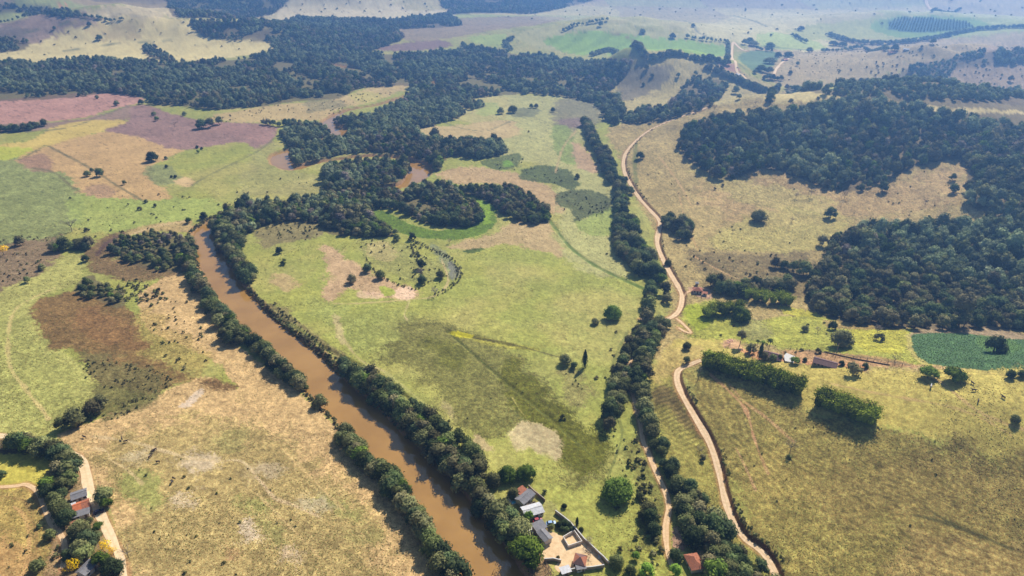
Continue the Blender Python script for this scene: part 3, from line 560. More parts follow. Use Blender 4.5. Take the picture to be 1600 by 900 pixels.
    # speckle of tufts, droppings and bare spots down to what the sheet can carry
    for k, (sc_, am, r0) in enumerate(((1.3, .34, 600), (2.9, .22, 1100), (7.5, .09, 2600), (23, .10, 6000))):
        C *= (1 + am * (1 - sstep(r0 * .6, r0, rad)) * (vnoise(X / sc_ + wx, Y / sc_ + wy, 60 + k) - .5) * 2 * (.3 + .7 * Rg))[:, None]
    C *= (1 + (rng.random(n) - .5) * .36 * (.25 + .75 * Rg))[:, None]
    dk = (rng.random(n) < .045 * Rg) & (rad > 330) & (rad < 2600); C[dk] *= .62
    for pts, wd, c in HEDGE_SHADE_LINES + [(t[0], t[1], t[2]) for t in TRAILS]:
        ln = wline(pts, 5); d, s, f = dist(X, Y, ln, 14)
        rr = np.maximum(wd, rad * .0018 * min(1, wd)); m = (1 - sstep(rr * .7, rr * 1.5, d + wx * .9)) * (.65 + .35 * sstep(.3, .6, fbm(X, Y, 7, 2, 66)))
        m = (m * (.85 if (pts, wd, c) in HEDGE_SHADE_LINES else .85))[:, None]; C = C * (1 - m) + np.array(s2l(c)) * m
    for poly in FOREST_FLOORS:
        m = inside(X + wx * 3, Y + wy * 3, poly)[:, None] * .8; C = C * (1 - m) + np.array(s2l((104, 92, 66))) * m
    # bare verges beside the roads, cut banks, river banks and river bed
    for k, (ln, wd, c, side, bh) in roads.items():
        d, s, f = dist(X, Y, ln, 20); m = (1 - sstep(wd / 2 + .1, wd / 2 + 1.3 + (.5 if bh else 0), d + wx * 1.0))[:, None] * .6
        C = C * (1 - m) + np.array(s2l((176, 128, 88))) * m
        if bh:
            m = ((d > wd / 2 + .2) & (d < wd / 2 + 1.3) & (s < 0))[:, None] * .75; C = C * (1 - m) + np.array(s2l((112, 78, 56))) * m  # earth of the cut bank, with the bank's shade painted in
    d, s, f = dist(X, Y, river, 30); hw = np.interp(f, np.linspace(0, 1, len(river_w)), river_w)
    m = (1 - sstep(hw + 1.5, hw + 5, d + wx * 2))[:, None] * .9; C = C * (1 - m) + np.array(s2l((158, 122, 84))) * m
    return np.clip(C * K, 0, 1), np.clip(Rg, 0, 1)
# ------------------------------------------------------------------ tree models (shared meshes, metres)
def unit(v): return v / (np.linalg.norm(v, axis=-1, keepdims=True) + 1e-9)
_bm = bmesh.new(); bmesh.ops.create_icosphere(_bm, subdivisions=2, radius=1.0)
ICO_V = np.array([v.co[:] for v in _bm.verts]); ICO_F = [[v.index for v in f.verts] for f in _bm.faces]; _bm.free()
_bm = bmesh.new(); bmesh.ops.create_icosphere(_bm, subdivisions=1, radius=1.0)
ICO1_V = np.array([v.co[:] for v in _bm.verts]); ICO1_F = [[v.index for v in f.verts] for f in _bm.faces]; _bm.free()
def crown_geo(g, w_, h, base, lobes, leaves, leaf, squash=.8, core=True, spread=1.0, lift=.35):
    """leafy crown: many small leaf sprays over uneven lobes, around darker lobe cores"""
    V, F = [], []; nv = 0
    L = []
    for k in range(lobes):
        a = g.random() * 6.283; u = g.random() ** .6
        r = w_ * g.uniform(.16, .27) * (1.1 if k < 3 else 1)
        d = (w_ / 2 - r * .85) * u * spread; zt = base + (h - base) * (.22 + .62 * (1 - u ** 2 * .85)) * g.uniform(.8, 1.05)
        L.append((d * math.cos(a) * g.uniform(.85, 1.15), d * math.sin(a) * g.uniform(.85, 1.15), min(zt, h - r * squash * .6), r))
    L = np.array(L)
    for cx, cy, cz, r in L:
        if core:
            cv = ICO1_V * (r * .74) * (1, 1, squash) * g.uniform(.85, 1.12, (len(ICO1_V), 1)) + (cx, cy, cz)
            V.append(cv); F += [[nv + i for i in f] for f in ICO1_F]; nv += len(cv)
        n = max(8, int(leaves * (r / L[:, 3].mean()) ** 2))
        d = unit(g.normal(size=(n, 3)) + (0, 0, lift)); P = d * r * g.uniform(.78, 1.12, (n, 1)) * (1, 1, squash) + (cx, cy, cz)
        q = ((P[:, None, :] - L[None, :, :3]) / (L[None, :, 3:4] * (1, 1, squash)))
        keep = (np.linalg.norm(q, axis=2) > .72).all(1); P, d = P[keep], d[keep]; n = len(P)
        nn = unit(d * 1.2 + g.normal(size=(n, 3)) * .3 + (0, 0, .3)); t = unit(np.cross(nn, g.normal(size=(n, 3)))); b = np.cross(nn, t)
        s = leaf * g.uniform(.6, 1.35, (n, 1)); bend = nn * s * g.uniform(-.2, .35, (n, 1))
        q = np.stack([P - t * s, P - b * s * .7 + bend * .3, P + t * s - bend, P + b * s * .7 + bend * .2], 1).reshape(-1, 3)
        V.append(q); F += [[nv + 4 * i, nv + 4 * i + 1, nv + 4 * i + 2, nv + 4 * i + 3] for i in range(n)]; nv += 4 * n
    return np.concatenate(V), F
def tube_geo(segs, sides=5):
    V, F = [], []
    for p, q, r0, r1 in segs:
        p = np.array(p, float); q = np.array(q, float); d = unit(q - p); a = unit(np.cross(d, (.3, .9, .2))); b = np.cross(d, a); o = len(V)
        for c, r in ((p, r0), (q, r1)):
            for k in range(sides): t = 6.283 * k / sides; V.append(c + (a * math.cos(t) + b * math.sin(t)) * r)
        for k in range(sides): F.append([o + k, o + (k + 1) % sides, o + sides + (k + 1) % sides, o + sides + k])
        F.append([o + sides + k for k in range(sides)])
    return V, F
def trunk_geo(g, w_, h, base, r):
    top = np.array([g.normal() * .05 * w_, g.normal() * .05 * w_, base * .8 + .15 * h]); segs = [((0, 0, -.6), top * (.5, .5, .55), r * 1.15, r * .85), (top * (.5, .5, .55), top, r * .85, r * .7)]
    for k in range(5):
        a = 6.283 * (k + g.random() * .6) / 5; e = top + (math.cos(a) * w_ * .27, math.sin(a) * w_ * .27, (h - top[2]) * g.uniform(.35, .6)); segs.append((top, e, r * .5, r * .18))
    return tube_geo(segs)
def bare_geo(g, w_, h, r=.22, n=7, twigs=True):
    """leafless or thin tree: forking limbs with fine twigs"""
    segs = [((0, 0, -.6), (g.normal() * .2, g.normal() * .2, h * .38), r, r * .7)]; tip = np.array(segs[0][1]); T = []
    for k in range(n):
        a = 6.283 * (k + g.random() * .7) / n; e = tip + (math.cos(a) * w_ * .3, math.sin(a) * w_ * .3, h * g.uniform(.2, .42)); segs.append((tip, e, r * .5, r * .22))
        for j in range(4):
            e2 = e + g.normal(size=3) * (w_ * .14, w_ * .14, h * .08) + (math.cos(a) * w_ * .08, math.sin(a) * w_ * .08, h * .1); segs.append((tip + (e - tip) * g.uniform(.5, 1), e2, r * .22, r * .1))
            for i in range(4): e3 = e2 + g.normal(size=3) * (w_ * .07, w_ * .07, h * .05); segs.append((e2, e3, r * .12, r * .05))
    return tube_geo(segs, 3)
def bamboo_geo(g, h=11, w_=6.5):
    V, F = [], []; nv = 0
    for k in range(34):
        a = g.random() * 6.283; hh = h * g.uniform(.72, 1.05); lean = w_ * g.uniform(.1, .5)
        p0 = np.array([math.cos(a) * w_ * .16 * g.random(), math.sin(a) * w_ * .16 * g.random(), 0])
        ts = np.linspace(.12, 1, 15); path = p0 + np.stack([np.cos(a) * lean * ts ** 2.2, np.sin(a) * lean * ts ** 2.2, hh * (ts - .16 * ts ** 4)], 1)
        n = 30; i = g.integers(2, 15, n); P = path[i] + g.normal(size=(n, 3)) * .42; s = g.uniform(.28, .62, (n, 1))
        nn = unit(np.array([math.cos(a), math.sin(a), .7]) + g.normal(size=(n, 3)) * .6); t = unit(np.cross(nn, g.normal(size=(n, 3)))); b = np.cross(nn, t)
        V.append(np.stack([P - t * s, P - b * s * .45, P + t * s - nn * s * .3, P + b * s * .45], 1).reshape(-1, 3)); F += [[nv + 4 * j + q for q in range(4)] for j in range(n)]; nv += 4 * n
    cv = ICO_V * (w_ * .3, w_ * .3, h * .36) * g.uniform(.85, 1.15, (len(ICO_V), 1)) + (0, 0, h * .42); V.append(cv); F += [[nv + q for q in f] for f in ICO_F]
    return np.concatenate(V), F
def column_geo(g, h, w_):
    V, F = [], []; n = 420; z = h * (.04 + .96 * g.random(n) ** .9); a = g.random(n) * 6.283; pr = np.sin(np.clip(z / h, 0, 1) ** .6 * math.pi) ** .7 * w_ / 2 * g.uniform(.8, 1.1, n)
    P = np.stack([np.cos(a) * pr, np.sin(a) * pr, z], 1); nn = unit(np.stack([np.cos(a), np.sin(a), np.full(n, .4)], 1) + g.normal(size=(n, 3)) * .4); t = unit(np.cross(nn, g.normal(size=(n, 3)))); b = np.cross(nn, t); s = g.uniform(.2, .45, (n, 1))
    V = np.stack([P - t * s, P - b * s * .5, P + t * s, P + b * s * .5], 1).reshape(-1, 3); F = [[4 * j + q for q in range(4)] for j in range(n)]
    cv = ICO_V * (w_ * .34, w_ * .34, h * .46) + (0, 0, h * .5); F += [[4 * n + q for q in f] for f in ICO_F]
    return np.concatenate([V, cv]), F
def palm_geo(g, h=6.5):
    V, F = tube_geo([((0, 0, -.4), (.15, 0, h * .5), .16, .13), ((.15, 0, h * .5), (.1, .1, h), .13, .1)]); Vf, Ff = [], []
    for k in range(14):
        a = 6.283 * k / 14 + g.random() * .3; up = g.uniform(.1, .9)
        pr = None
        for i in range(6):
            t = i / 5; c = np.array([.1 + math.cos(a) * 2.2 * t, .1 + math.sin(a) * 2.2 * t, h + up * t * 1.6 - 2.1 * t * t]); wd = .34 * math.sin(.35 + 2.5 * t); sd_ = np.array([-math.sin(a), math.cos(a), -.2]) * wd
            o = len(Vf); Vf += [c - sd_, c + (0, 0, .08), c + sd_]
            if i: Ff += [[o - 3, o - 2, o + 1, o], [o - 2, o - 1, o + 2, o + 1]]
    return (V, F), (Vf, Ff)
G = np.random.default_rng(11)
def crowns(name, m, k, *a, **kw): return [mesh(name, *crown_geo(G, *a, **kw), m) for _ in range(k)]
def trunks(k, w_, h, base, r): return [mesh('trunk', *trunk_geo(G, w_, h, base, r), M_bark) for _ in range(k)]
KINDS = {  # kind: crowns, trunks, natural width
    'river': (crowns('crown', L_river, 4, 8, 6.6, .1, 19, 40, .36) + crowns('crown', L_dark, 2, 8, 6.6, .1, 19, 40, .36) + crowns('crown', L_green, 1, 8, 6.2, .1, 18, 40, .36) + crowns('crown', L_wood, 1, 8, 6.4, .1, 19, 36, .36), trunks(3, 8, 6, 1.2, .24), 8),
    'broad': (crowns('crown', L_green, 3, 14, 9.5, .2, 36, 62, .42), trunks(2, 14, 9, 2, .5), 14),
    'dense': (crowns('crown', L_dark, 2, 10, 7.4, .1, 26, 50, .38) + crowns('crown', L_river, 2, 10, 7.2, .1, 26, 50, .38), trunks(2, 10, 7, 1.6, .34), 10),
    'umbrella': (crowns('crown', L_green, 2, 11, 6.2, 1.8, 22, 50, .38, squash=.6, spread=1.1), trunks(2, 11, 6, 3.2, .34), 11),
    'bright': (crowns('crown', L_bright, 2, 7, 6.0, .8, 13, 40, .34), trunks(2, 7, 6, 1.6, .2), 7),
    'yellow': (crowns('crown', L_yellow, 2, 7, 6.6, 2.2, 12, 34, .32, core=False), trunks(2, 7, 6.6, 2.2, .2), 7),
    'pink': (crowns('crown', L_pink, 1, 6, 5, 1.6, 9, 24, .3, core=False), trunks(1, 6, 5, 1.6, .16), 6),
    'thin': (crowns('crown', L_grey, 2, 7, 7, 2.4, 11, 17, .30, core=False), [mesh('trunk', *bare_geo(G, 7, 7), M_twig) for _ in range(2)], 7),
    'tall': (crowns('crown', L_wood, 2, 8, 15, 5, 20, 46, .38, squash=1.2), trunks(2, 8, 14, 6, .32), 8),
    'shrub': (crowns('foliage', L_shrub, 3, 3, 2.0, .0, 6, 22, .24) + crowns('foliage', L_river, 2, 3, 2.2, .0, 6, 22, .24), None, 3),
    'wood': (crowns('crown', L_wood, 4, 8, 7.2, .2, 17, 34, .40) + crowns('crown', L_dark, 3, 8, 7.2, .2, 17, 34, .40) + crowns('crown', L_river, 2, 8, 7.2, .2, 17, 34, .40), trunks(3, 8, 7, 2, .24), 8),
}
KINDS['bamboo'] = ([mesh('culms_and_leaves', *bamboo_geo(G), L_bamboo) for _ in range(4)], None, 6.5)
KINDS['cypress'] = ([mesh('foliage', *column_geo(G, 11, 3.2), L_dark)], None, 3.2)
KINDS['bare'] = ([mesh('limbs', *bare_geo(G, 8, 8, .3, 8), M_twig) for _ in range(2)], None, 8)

# far copies: crown and trunk in one light mesh, shown by instancing
def far_set(name, mats, k, *a, **kw):
    c = bpy.data.collections.new(name)
    for i in range(k):
        V, F = crown_geo(G, *a, **kw); o = bpy.data.objects.new(name, mesh(name, V, F, mats[i % len(mats)])); c.objects.link(o)
    return c
FAR = {'wood': far_set('forest_tree_model', [L_wood, L_dark, L_wood, L_river, L_wood, L_grey, L_dark, L_wood, L_green, L_river], 10, 8, 7.4, .2, 13, 26, .46),
       'valley': far_set('valley_tree_model', [L_valley, L_river, L_valley, L_valley, L_valley], 8, 8, 6.6, .2, 13, 26, .46),
       'scrub': far_set('scrub_model', [L_shrub, L_river, L_shrub, L_wood], 6, 3, 2.1, 0, 6, 16, .26),
       'tuft': far_set('tussock_model', [L_tuft, L_tuftg, L_tuft], 6, 1.2, .32, 0, 4, 9, .12),
       'crop': far_set('crop_model', [L_crop, L_crop], 4, 1.5, .5, 0, 4, 10, .2)}
def instances(name, P, coll, scl, label=None, cat=None, kind='stuff', flat=1.0):
    n = len(P)
    if n == 0: return
    me = bpy.data.meshes.new(name); me.vertices.add(n); me.vertices.foreach_set('co', np.asarray(P, np.float32).ravel())
    for nm, tp, dat in (('turn', 'FLOAT', rng.random(n) * 6.283), ('size', 'FLOAT', scl), ('pick', 'INT', rng.integers(0, 60, n))):
        a = me.attributes.new(nm, tp, 'POINT'); a.data.foreach_set('value', np.asarray(dat, np.float32 if tp == 'FLOAT' else np.int32))
    o = link(name, me); struct(o, kind)
    if label: o['label'] = label; o['category'] = cat
    ng = bpy.data.node_groups.new(name + '_scatter', 'GeometryNodeTree')
    ng.interface.new_socket('Geometry', in_out='INPUT', socket_type='NodeSocketGeometry'); ng.interface.new_socket('Geometry', in_out='OUTPUT', socket_type='NodeSocketGeometry')
    gi = ng.nodes.new('NodeGroupInput'); go = ng.nodes.new('NodeGroupOutput'); ip = ng.nodes.new('GeometryNodeInstanceOnPoints'); ci = ng.nodes.new('GeometryNodeCollectionInfo')
    ci.inputs['Collection'].default_value = coll; ci.inputs['Separate Children'].default_value = True; ci.inputs['Reset Children'].default_value = True
    def na(nm, tp):
        q = ng.nodes.new('GeometryNodeInputNamedAttribute'); q.data_type = tp; q.inputs['Name'].default_value = nm; return q.outputs['Attribute']
    cx = ng.nodes.new('ShaderNodeCombineXYZ'); ng.links.new(na('turn', 'FLOAT'), cx.inputs[2])
    sx = ng.nodes.new('ShaderNodeCombineXYZ'); s = na('size', 'FLOAT')
    fz = ng.nodes.new('ShaderNodeMath'); fz.operation = 'MULTIPLY'; ng.links.new(s, fz.inputs[0]); fz.inputs[1].default_value = flat
    ng.links.new(s, sx.inputs[0]); ng.links.new(s, sx.inputs[1]); ng.links.new(fz.outputs[0], sx.inputs[2])
    ip.inputs['Pick Instance'].default_value = True
    ng.links.new(gi.outputs[0], ip.inputs['Points']); ng.links.new(ci.outputs[0], ip.inputs['Instance']); ng.links.new(na('pick', 'INT'), ip.inputs['Instance Index'])
    ng.links.new(cx.outputs[0], ip.inputs['Rotation']); ng.links.new(sx.outputs[0], ip.inputs['Scale']); ng.links.new(ip.outputs[0], go.inputs[0])
    md = o.modifiers.new('scatter', 'NODES'); md.node_group = ng
    return o
def scatter(poly, sp, jit=.45):
    x0, y0 = poly.min(0); x1, y1 = poly.max(0)
    gx, gy = np.meshgrid(np.arange(x0, x1 + sp, sp), np.arange(y0, y1 + sp, sp * .866)); gx[1::2] += sp / 2
    P = np.stack([gx.ravel(), gy.ravel()], 1); P = P + (rng.random(P.shape) - .5) * 2 * jit * sp
    wv = sp * .9; return P[inside(P[:, 0] + (fbm(P[:, 0], P[:, 1], 25, 2, 4) - .5) * wv * 2, P[:, 1] + (fbm(P[:, 0], P[:, 1], 25, 2, 6) - .5) * wv * 2, poly)]
def strip(line, hw, sp):
    """trees staggered along a line, hw metres to each side"""
    d, out = 0, []
    seg = np.diff(line, axis=0); L = np.hypot(*seg.T); cum = np.concatenate([[0], np.cumsum(L)]); s = 0
    rows = max(1, int(round(2 * hw / (sp * .85))))
    while s < cum[-1]:
        k = min(np.searchsorted(cum, s, 'right') - 1, len(L) - 1); t = (s - cum[k]) / (L[k] + 1e-9); p = line[k] + seg[k] * t; nrm = np.array([-seg[k][1], seg[k][0]]) / (L[k] + 1e-9)
        for r in range(rows):
            o = (r + .5) / rows * 2 - 1 + rng.uniform(-.35, .35) / rows
            out.append(p + nrm * o * hw + seg[k] / (L[k] + 1e-9) * rng.uniform(-.3, .3) * sp)
        s += sp
    return np.array(out)
def tree(kind, x, y, width, name, label, cat='tree', group=None, z=None, stretch=1.0, ci=None):
    cr, tr, nw = KINDS[kind]; s = width / nw
    z = H1(x, y) if z is None else z
    ci = random.randrange(len(cr)) if ci is None else ci % len(cr)
    rz = random.random() * 6.283
    if tr is None:
        o = link(name, cr[ci], None, (x, y, z - .05), rz, (s, s, s * stretch)); return tag(o, label, cat, group)
    r = bpy.data.objects.new(name, None); r.empty_display_size = .5; col.objects.link(r); r.location = (x, y, z - .05); r.rotation_euler = (0, 0, rz); r.scale = (s, s, s * stretch)
    link('crown', cr[ci], r); link('trunk', random.choice(tr), r)
    return tag(r, label, cat, group)
# ------------------------------------------------------------------ woods (outlines in the photograph at crown height)
WOODS = {  # name: (outlines, kind, spacing, label, size range, thinness)
    'valley_forest': ([[(0, 106), (60, 96), (150, 88), (240, 96), (300, 94), (380, 90), (432, 76), (400, 56), (330, 46), (300, 38), (320, 32), (420, 35), (460, 30), (520, 28), (600, 30), (640, 27), (700, 22), (780, 18), (830, 20), (900, 6), (960, 0), (830, 0), (800, 10), (700, 16), (720, 38), (600, 44), (622, 50), (628, 60), (588, 75), (580, 81), (620, 83), (700, 80), (722, 68), (740, 72), (780, 78), (830, 86), (900, 94), (980, 96), (984, 104), (965, 128), (955, 140), (975, 165), (962, 192), (948, 184), (940, 168), (920, 157), (880, 148), (830, 144), (800, 145), (760, 148), (735, 154), (760, 162), (735, 168), (710, 158), (690, 168), (700, 180), (660, 195), (632, 205), (590, 215), (560, 208), (540, 200), (515, 186), (560, 178), (620, 160), (645, 145), (640, 132), (600, 132), (560, 136), (530, 150), (470, 154), (400, 164), (330, 168), (300, 164), (240, 160), (225, 150), (170, 142), (100, 150), (0, 154)]], 'valley', 6.2, 'dense belt of dark trees filling the flat valley beyond the bends of the river', (.55, 1.35)),
    'bend_forest': ([[(440, 203), (470, 190), (505, 194), (516, 210), (505, 220), (480, 226), (455, 230)],
                     [(535, 212), (545, 200), (580, 180), (650, 150), (700, 150), (722, 176), (690, 188), (640, 205), (690, 216), (740, 218), (785, 222), (786, 236), (750, 244), (700, 242), (682, 265), (662, 250), (620, 238), (560, 234), (500, 246), (460, 254), (450, 238), (480, 228)],
                     [(502, 262), (560, 250), (612, 250), (645, 265), (636, 280), (590, 296), (530, 303), (508, 290), (515, 275)]], 'valley', 5.8, 'dark woodland wrapped around the bends of the upper river', (.75, 1.2)),
    'oxbow_forest': ([[(345, 330), (400, 318), (470, 306), (540, 302), (600, 296), (660, 290), (700, 300), (735, 316), (750, 334), (738, 345), (700, 350), (660, 343), (632, 327), (600, 320), (575, 330), (592, 346), (616, 360), (600, 365), (530, 363), (505, 356), (500, 346), (440, 342), (400, 352), (378, 372), (368, 392), (340, 385), (332, 360)],
                      [(680, 284), (720, 290), (790, 290), (830, 303), (858, 328), (856, 343), (838, 344), (800, 336), (775, 322), (740, 301), (700, 297)]], 'valley', 5.0, 'curved band of dark trees around the bright green oxbow swamp', (.75, 1.25)),
    'hill_forest': ([[(1062, 215), (1070, 200), (1110, 180), (1180, 178), (1260, 165), (1330, 156), (1440, 171), (1600, 196), (1600, 345), (1562, 332), (1515, 310), (1512, 250), (1452, 250), (1380, 280), (1320, 294), (1240, 270), (1190, 258), (1145, 276), (1100, 262), (1068, 240)],
                     [(1270, 470), (1285, 400), (1320, 360), (1420, 354), (1500, 344), (1560, 335), (1600, 335), (1600, 512), (1560, 504), (1500, 508), (1400, 505), (1310, 494)]], 'wood', 6.4, 'brownish dry woodland covering the hillside on the right', (.65, 1.5)),
    'far_hill_woods': ([[(1215, 132), (1285, 138), (1340, 122), (1390, 118), (1430, 100), (1480, 92), (1530, 80), (1600, 80), (1600, 98), (1540, 98), (1490, 108), (1500, 130), (1600, 150), (1600, 172), (1500, 164), (1440, 158), (1340, 148), (1280, 142)],
                        [(970, 186), (1000, 168), (1045, 166), (1060, 142), (1080, 122), (1122, 121), (1134, 135), (1112, 162), (1060, 180), (1000, 190)],
                        [(280, 0), (440, 0), (436, 14), (400, 26), (340, 26), (270, 22)], [(0, 10), (60, 8), (130, 22), (170, 28), (100, 26), (40, 18), (0, 22)], [(700, 0), (840, 0), (800, 12), (700, 14)], [(0, 55), (40, 62), (20, 78), (0, 82)], [(300, 34), (400, 38), (430, 60), (330, 58), (310, 48)], [(225, 66), (245, 74), (275, 92), (252, 92), (228, 82)]], 'wood', 7.4, 'patches of woodland on the far hills', (.7, 1.2)),
    'bank_thicket': ([[(176, 384), (200, 366), (255, 360), (285, 366), (300, 385), (302, 405), (285, 422), (240, 416), (192, 406)], [(118, 440), (135, 424), (160, 440), (190, 455), (186, 475), (150, 462), (120, 455)]], 'valley', 6.0, 'green thicket inside the bend left of the river', (.55, .95)),
}
woods = {k: ([wpoly(p, 3.0) for p in v[0]],) + v[1:] for k, v in WOODS.items()}
FOREST_FLOORS = [p for v in woods.values() for p in v[0]]
ground = build_ground()
print('ground', round(time.time() - T0, 1))

def river_clear(P, gap):
    d, s, f = dist(P[:, 0], P[:, 1], river, 40); hw = np.interp(f, np.linspace(0, 1, len(river_w)), river_w); return d > hw + gap
def road_clear(P, gap=1.2):
    ok = np.ones(len(P), bool)
    for k, (ln, wd, *_r) in roads.items():
        d, s, f = dist(P[:, 0], P[:, 1], ln, 12); ok &= d > wd / 2 + gap
    return ok
NIND = 0
for name, (polys, kind, sp, label, (s0, s1)) in woods.items():
    PP = []
    for p in polys:
        far = np.median(np.hypot(p[:, 0], p[:, 1])); PP.append(scatter(p, sp if far < 1500 else sp * 1.25))
    P = np.concatenate(PP); P = P[river_clear(P, .2) & road_clear(P)]
    if name == 'oxbow_forest':
        P = P[~inside(P[:, 0], P[:, 1], wpoly([(626, 315), (645, 312), (680, 319), (684, 329), (665, 333), (645, 329), (630, 324)], 1))]
    if name in ('hill_forest', 'far_hill_woods'): P = P[~inside(P[:, 0], P[:, 1], wpoly([(1436, 155), (1520, 160), (1600, 166), (1600, 204), (1520, 192), (1445, 174)]))]
    # ragged clearings
    gap = fbm(P[:, 0], P[:, 1], 34, 3, 91); P = P[gap < {'far_hill_woods': .6, 'valley_forest': .61, 'bank_thicket': .68}.get(name, .8)]
    P = P[np.argsort(np.hypot(P[:, 0], P[:, 1]))]
    n_ind = {'hill_forest': 300, 'oxbow_forest': 120, 'bank_thicket': 60}.get(name, 0)
    nm = {'hill_forest': 'woodland_tree', 'oxbow_forest': 'swamp_tree', 'bank_thicket': 'thicket_tree'}.get(name)
    lab = {'hill_forest': 'brownish tree at the near edge of the dry hillside woodland', 'oxbow_forest': 'dark tree at the near side of the band around the oxbow swamp', 'bank_thicket': 'small green tree in the thicket inside the bend left of the river'}.get(name)
    if n_ind:
        for x, y in P[:n_ind]:
            sw = 8.0 * random.uniform(s0, s1) * (1 if name != 'bank_thicket' else .95); up_ = name == 'hill_forest' and y > 470
            tree('wood' if kind == 'wood' else 'river', x, y, sw, nm, 'brownish tree under the dry slope in the upper part of the right hand woodland' if up_ else lab, 'tree', ('upper ' if up_ else '') + name.replace('_', ' ') + ' trees'); NIND += 1
    Q = P[n_ind:]; Z = hf(Q[:, 0], Q[:, 1]) - .3
    big = rng.uniform(s0, s1, len(Q)) * (.62 + .8 * fbm(Q[:, 0], Q[:, 1], 45, 2, 44)) * (1 + .4 * (rng.random(len(Q)) > .93)); hgt = .8 + .6 * fbm(Q[:, 0], Q[:, 1], 30, 2, 47)
    k2 = (fbm(Q[:, 0], Q[:, 1], 120, 3, 49) + (rng.random(len(Q)) - .5) * .25) > .52; Z = Z - .4 + 2.2 * (fbm(Q[:, 0], Q[:, 1], 22, 2, 50) - .5)
    for sel, kk, nm2, lb2 in ((k2, 'wood', name, label), (~k2, 'valley', name.replace('_woods', '_grove').replace('_forest', '_grove').replace('_thicket', '_grove'), 'greener stands within the ' + label)):
        instances(nm2, np.stack([Q[sel, 0], Q[sel, 1], Z[sel]], 1), FAR[kk], big[sel], ' '.join(lb2.split()[:16]), 'woodland', flat=1.12)
    print(name, len(P))

# ------------------------------------------------------------------ belts of trees that can be told apart
def px_strip(pts, hw, sp, dz=2.0): return strip(wline(pts, 6, dz), hw, sp)
def belt(P, kinds, wr, name, label, group, gap=1.0, rgap=1.0):
    global NIND
    P = P[river_clear(P, gap) & road_clear(P, rgap)]
    for x, y in P:
        k = random.choice(kinds); tree(k, x, y, random.uniform(*wr) * random.uniform(1.0, 1.35), name, label, 'tree', group); NIND += 1
    return len(P)
RB = np.concatenate([px_strip([(338, 352), (335, 375), (345, 405), (362, 435), (382, 462), (398, 478)], 5.0, 5.2), px_strip([(350, 345), (358, 375), (372, 410), (392, 440)], 4.0, 5.5)])
belt(RB, ['river', 'dense', 'river'], (7, 11), 'riverside_tree', 'dark tree in the upper row on the right bank where the river narrows', 'upper right bank trees')
RB = np.concatenate([scatter(wpoly([(525, 572), (545, 572), (600, 598), (650, 628), (700, 665), (735, 700), (760, 740), (768, 770), (790, 785), (812, 815), (800, 850), (775, 822), (734, 784), (694, 740), (648, 694), (594, 648), (544, 608)], 3), 6.0)])
RB = np.concatenate([RB, px_strip([(532, 574), (570, 600), (620, 640), (670, 688), (715, 738), (752, 785), (785, 830)], 3.8, 5.6)])
belt(RB, ['river', 'dense', 'river', 'river', 'river', 'wood'], (6, 10), 'riverside_tree', 'tree in the dense belt along the right bank downstream', 'lower right bank trees', gap=.4)
LB = scatter(wpoly([(283, 378), (300, 380), (305, 410), (318, 440), (340, 472), (366, 500), (372, 512), (400, 520), (440, 552), (470, 582), (500, 612), (522, 634), (505, 640), (470, 614), (430, 580), (385, 548), (350, 525), (345, 512), (322, 468), (300, 440), (284, 408)], 3), 6.2)
LB = np.concatenate([LB, px_strip([(290, 386), (300, 425), (325, 462), (352, 500), (392, 530), (430, 565), (470, 598), (512, 628), (530, 650)], 2.6, 5.4)])
belt(LB, ['river', 'river', 'dense', 'wood'], (6, 9), 'riverside_tree', 'tree in the belt along the left bank above the gap', 'upper left bank trees', gap=.6)
LB = scatter(wpoly([(534, 668), (552, 676), (590, 700), (612, 726), (650, 765), (676, 790), (702, 830), (722, 862), (752, 900), (700, 900), (672, 850), (642, 805), (598, 766), (556, 718), (532, 690)], 3), 6.2)
LB = np.concatenate([LB, px_strip([(537, 680), (560, 702), (598, 740), (636, 785), (672, 832), (704, 872), (730, 915)], 3.6, 5.2)])
belt(LB, ['river', 'river', 'dense', 'wood', 'river'], (6, 10), 'riverside_tree', 'tree in the belt along the left bank nearest the camera', 'lower left bank trees', gap=.4)
# road belt
BL = np.concatenate([px_strip([(916, 192), (925, 215), (938, 240), (950, 262), (958, 282)], 4.5, 6.2), px_strip([(945, 238), (962, 262)], 2, 7)])
belt(BL, ['river', 'dense', 'wood'], (7, 10.5), 'stream_tree', 'tree in the far line beside the valley road', 'far stream line trees', rgap=2.5)
BL = np.concatenate([px_strip([(968, 285), (970, 320), (969, 360), (972, 390), (990, 410), (1005, 428)], 4.5, 5.8), px_strip([(985, 345), (990, 368), (1005, 395), (1020, 420), (1030, 440)], 4, 6.0), px_strip([(1000, 402), (1018, 418), (1034, 435)], 3, 6)])
belt(BL, ['river', 'dense', 'river', 'wood'], (6.5, 10.5), 'stream_tree', 'tree in the line beside the middle stretch of the valley road', 'middle stream line trees', rgap=3)
BL = np.concatenate([px_strip([(1018, 450), (1014, 475), (1008, 498)], 2.5, 5.2), px_strip([(1038, 455), (1044, 472)], 3, 6), px_strip([(1036, 505), (1022, 522), (1008, 545)], 5, 5.4), px_strip([(1000, 520), (985, 548), (975, 580), (965, 610), (962, 640)], 4, 5.2), px_strip([(1012, 540), (1002, 575), (1000, 610), (1004, 650), (1014, 680)], 3.6, 5.2)])
belt(BL, ['river', 'river', 'dense', 'wood'], (5.5, 9), 'stream_tree', 'tree in the belt on either side of the narrow riverside lane', 'lane belt trees', rgap=.2)
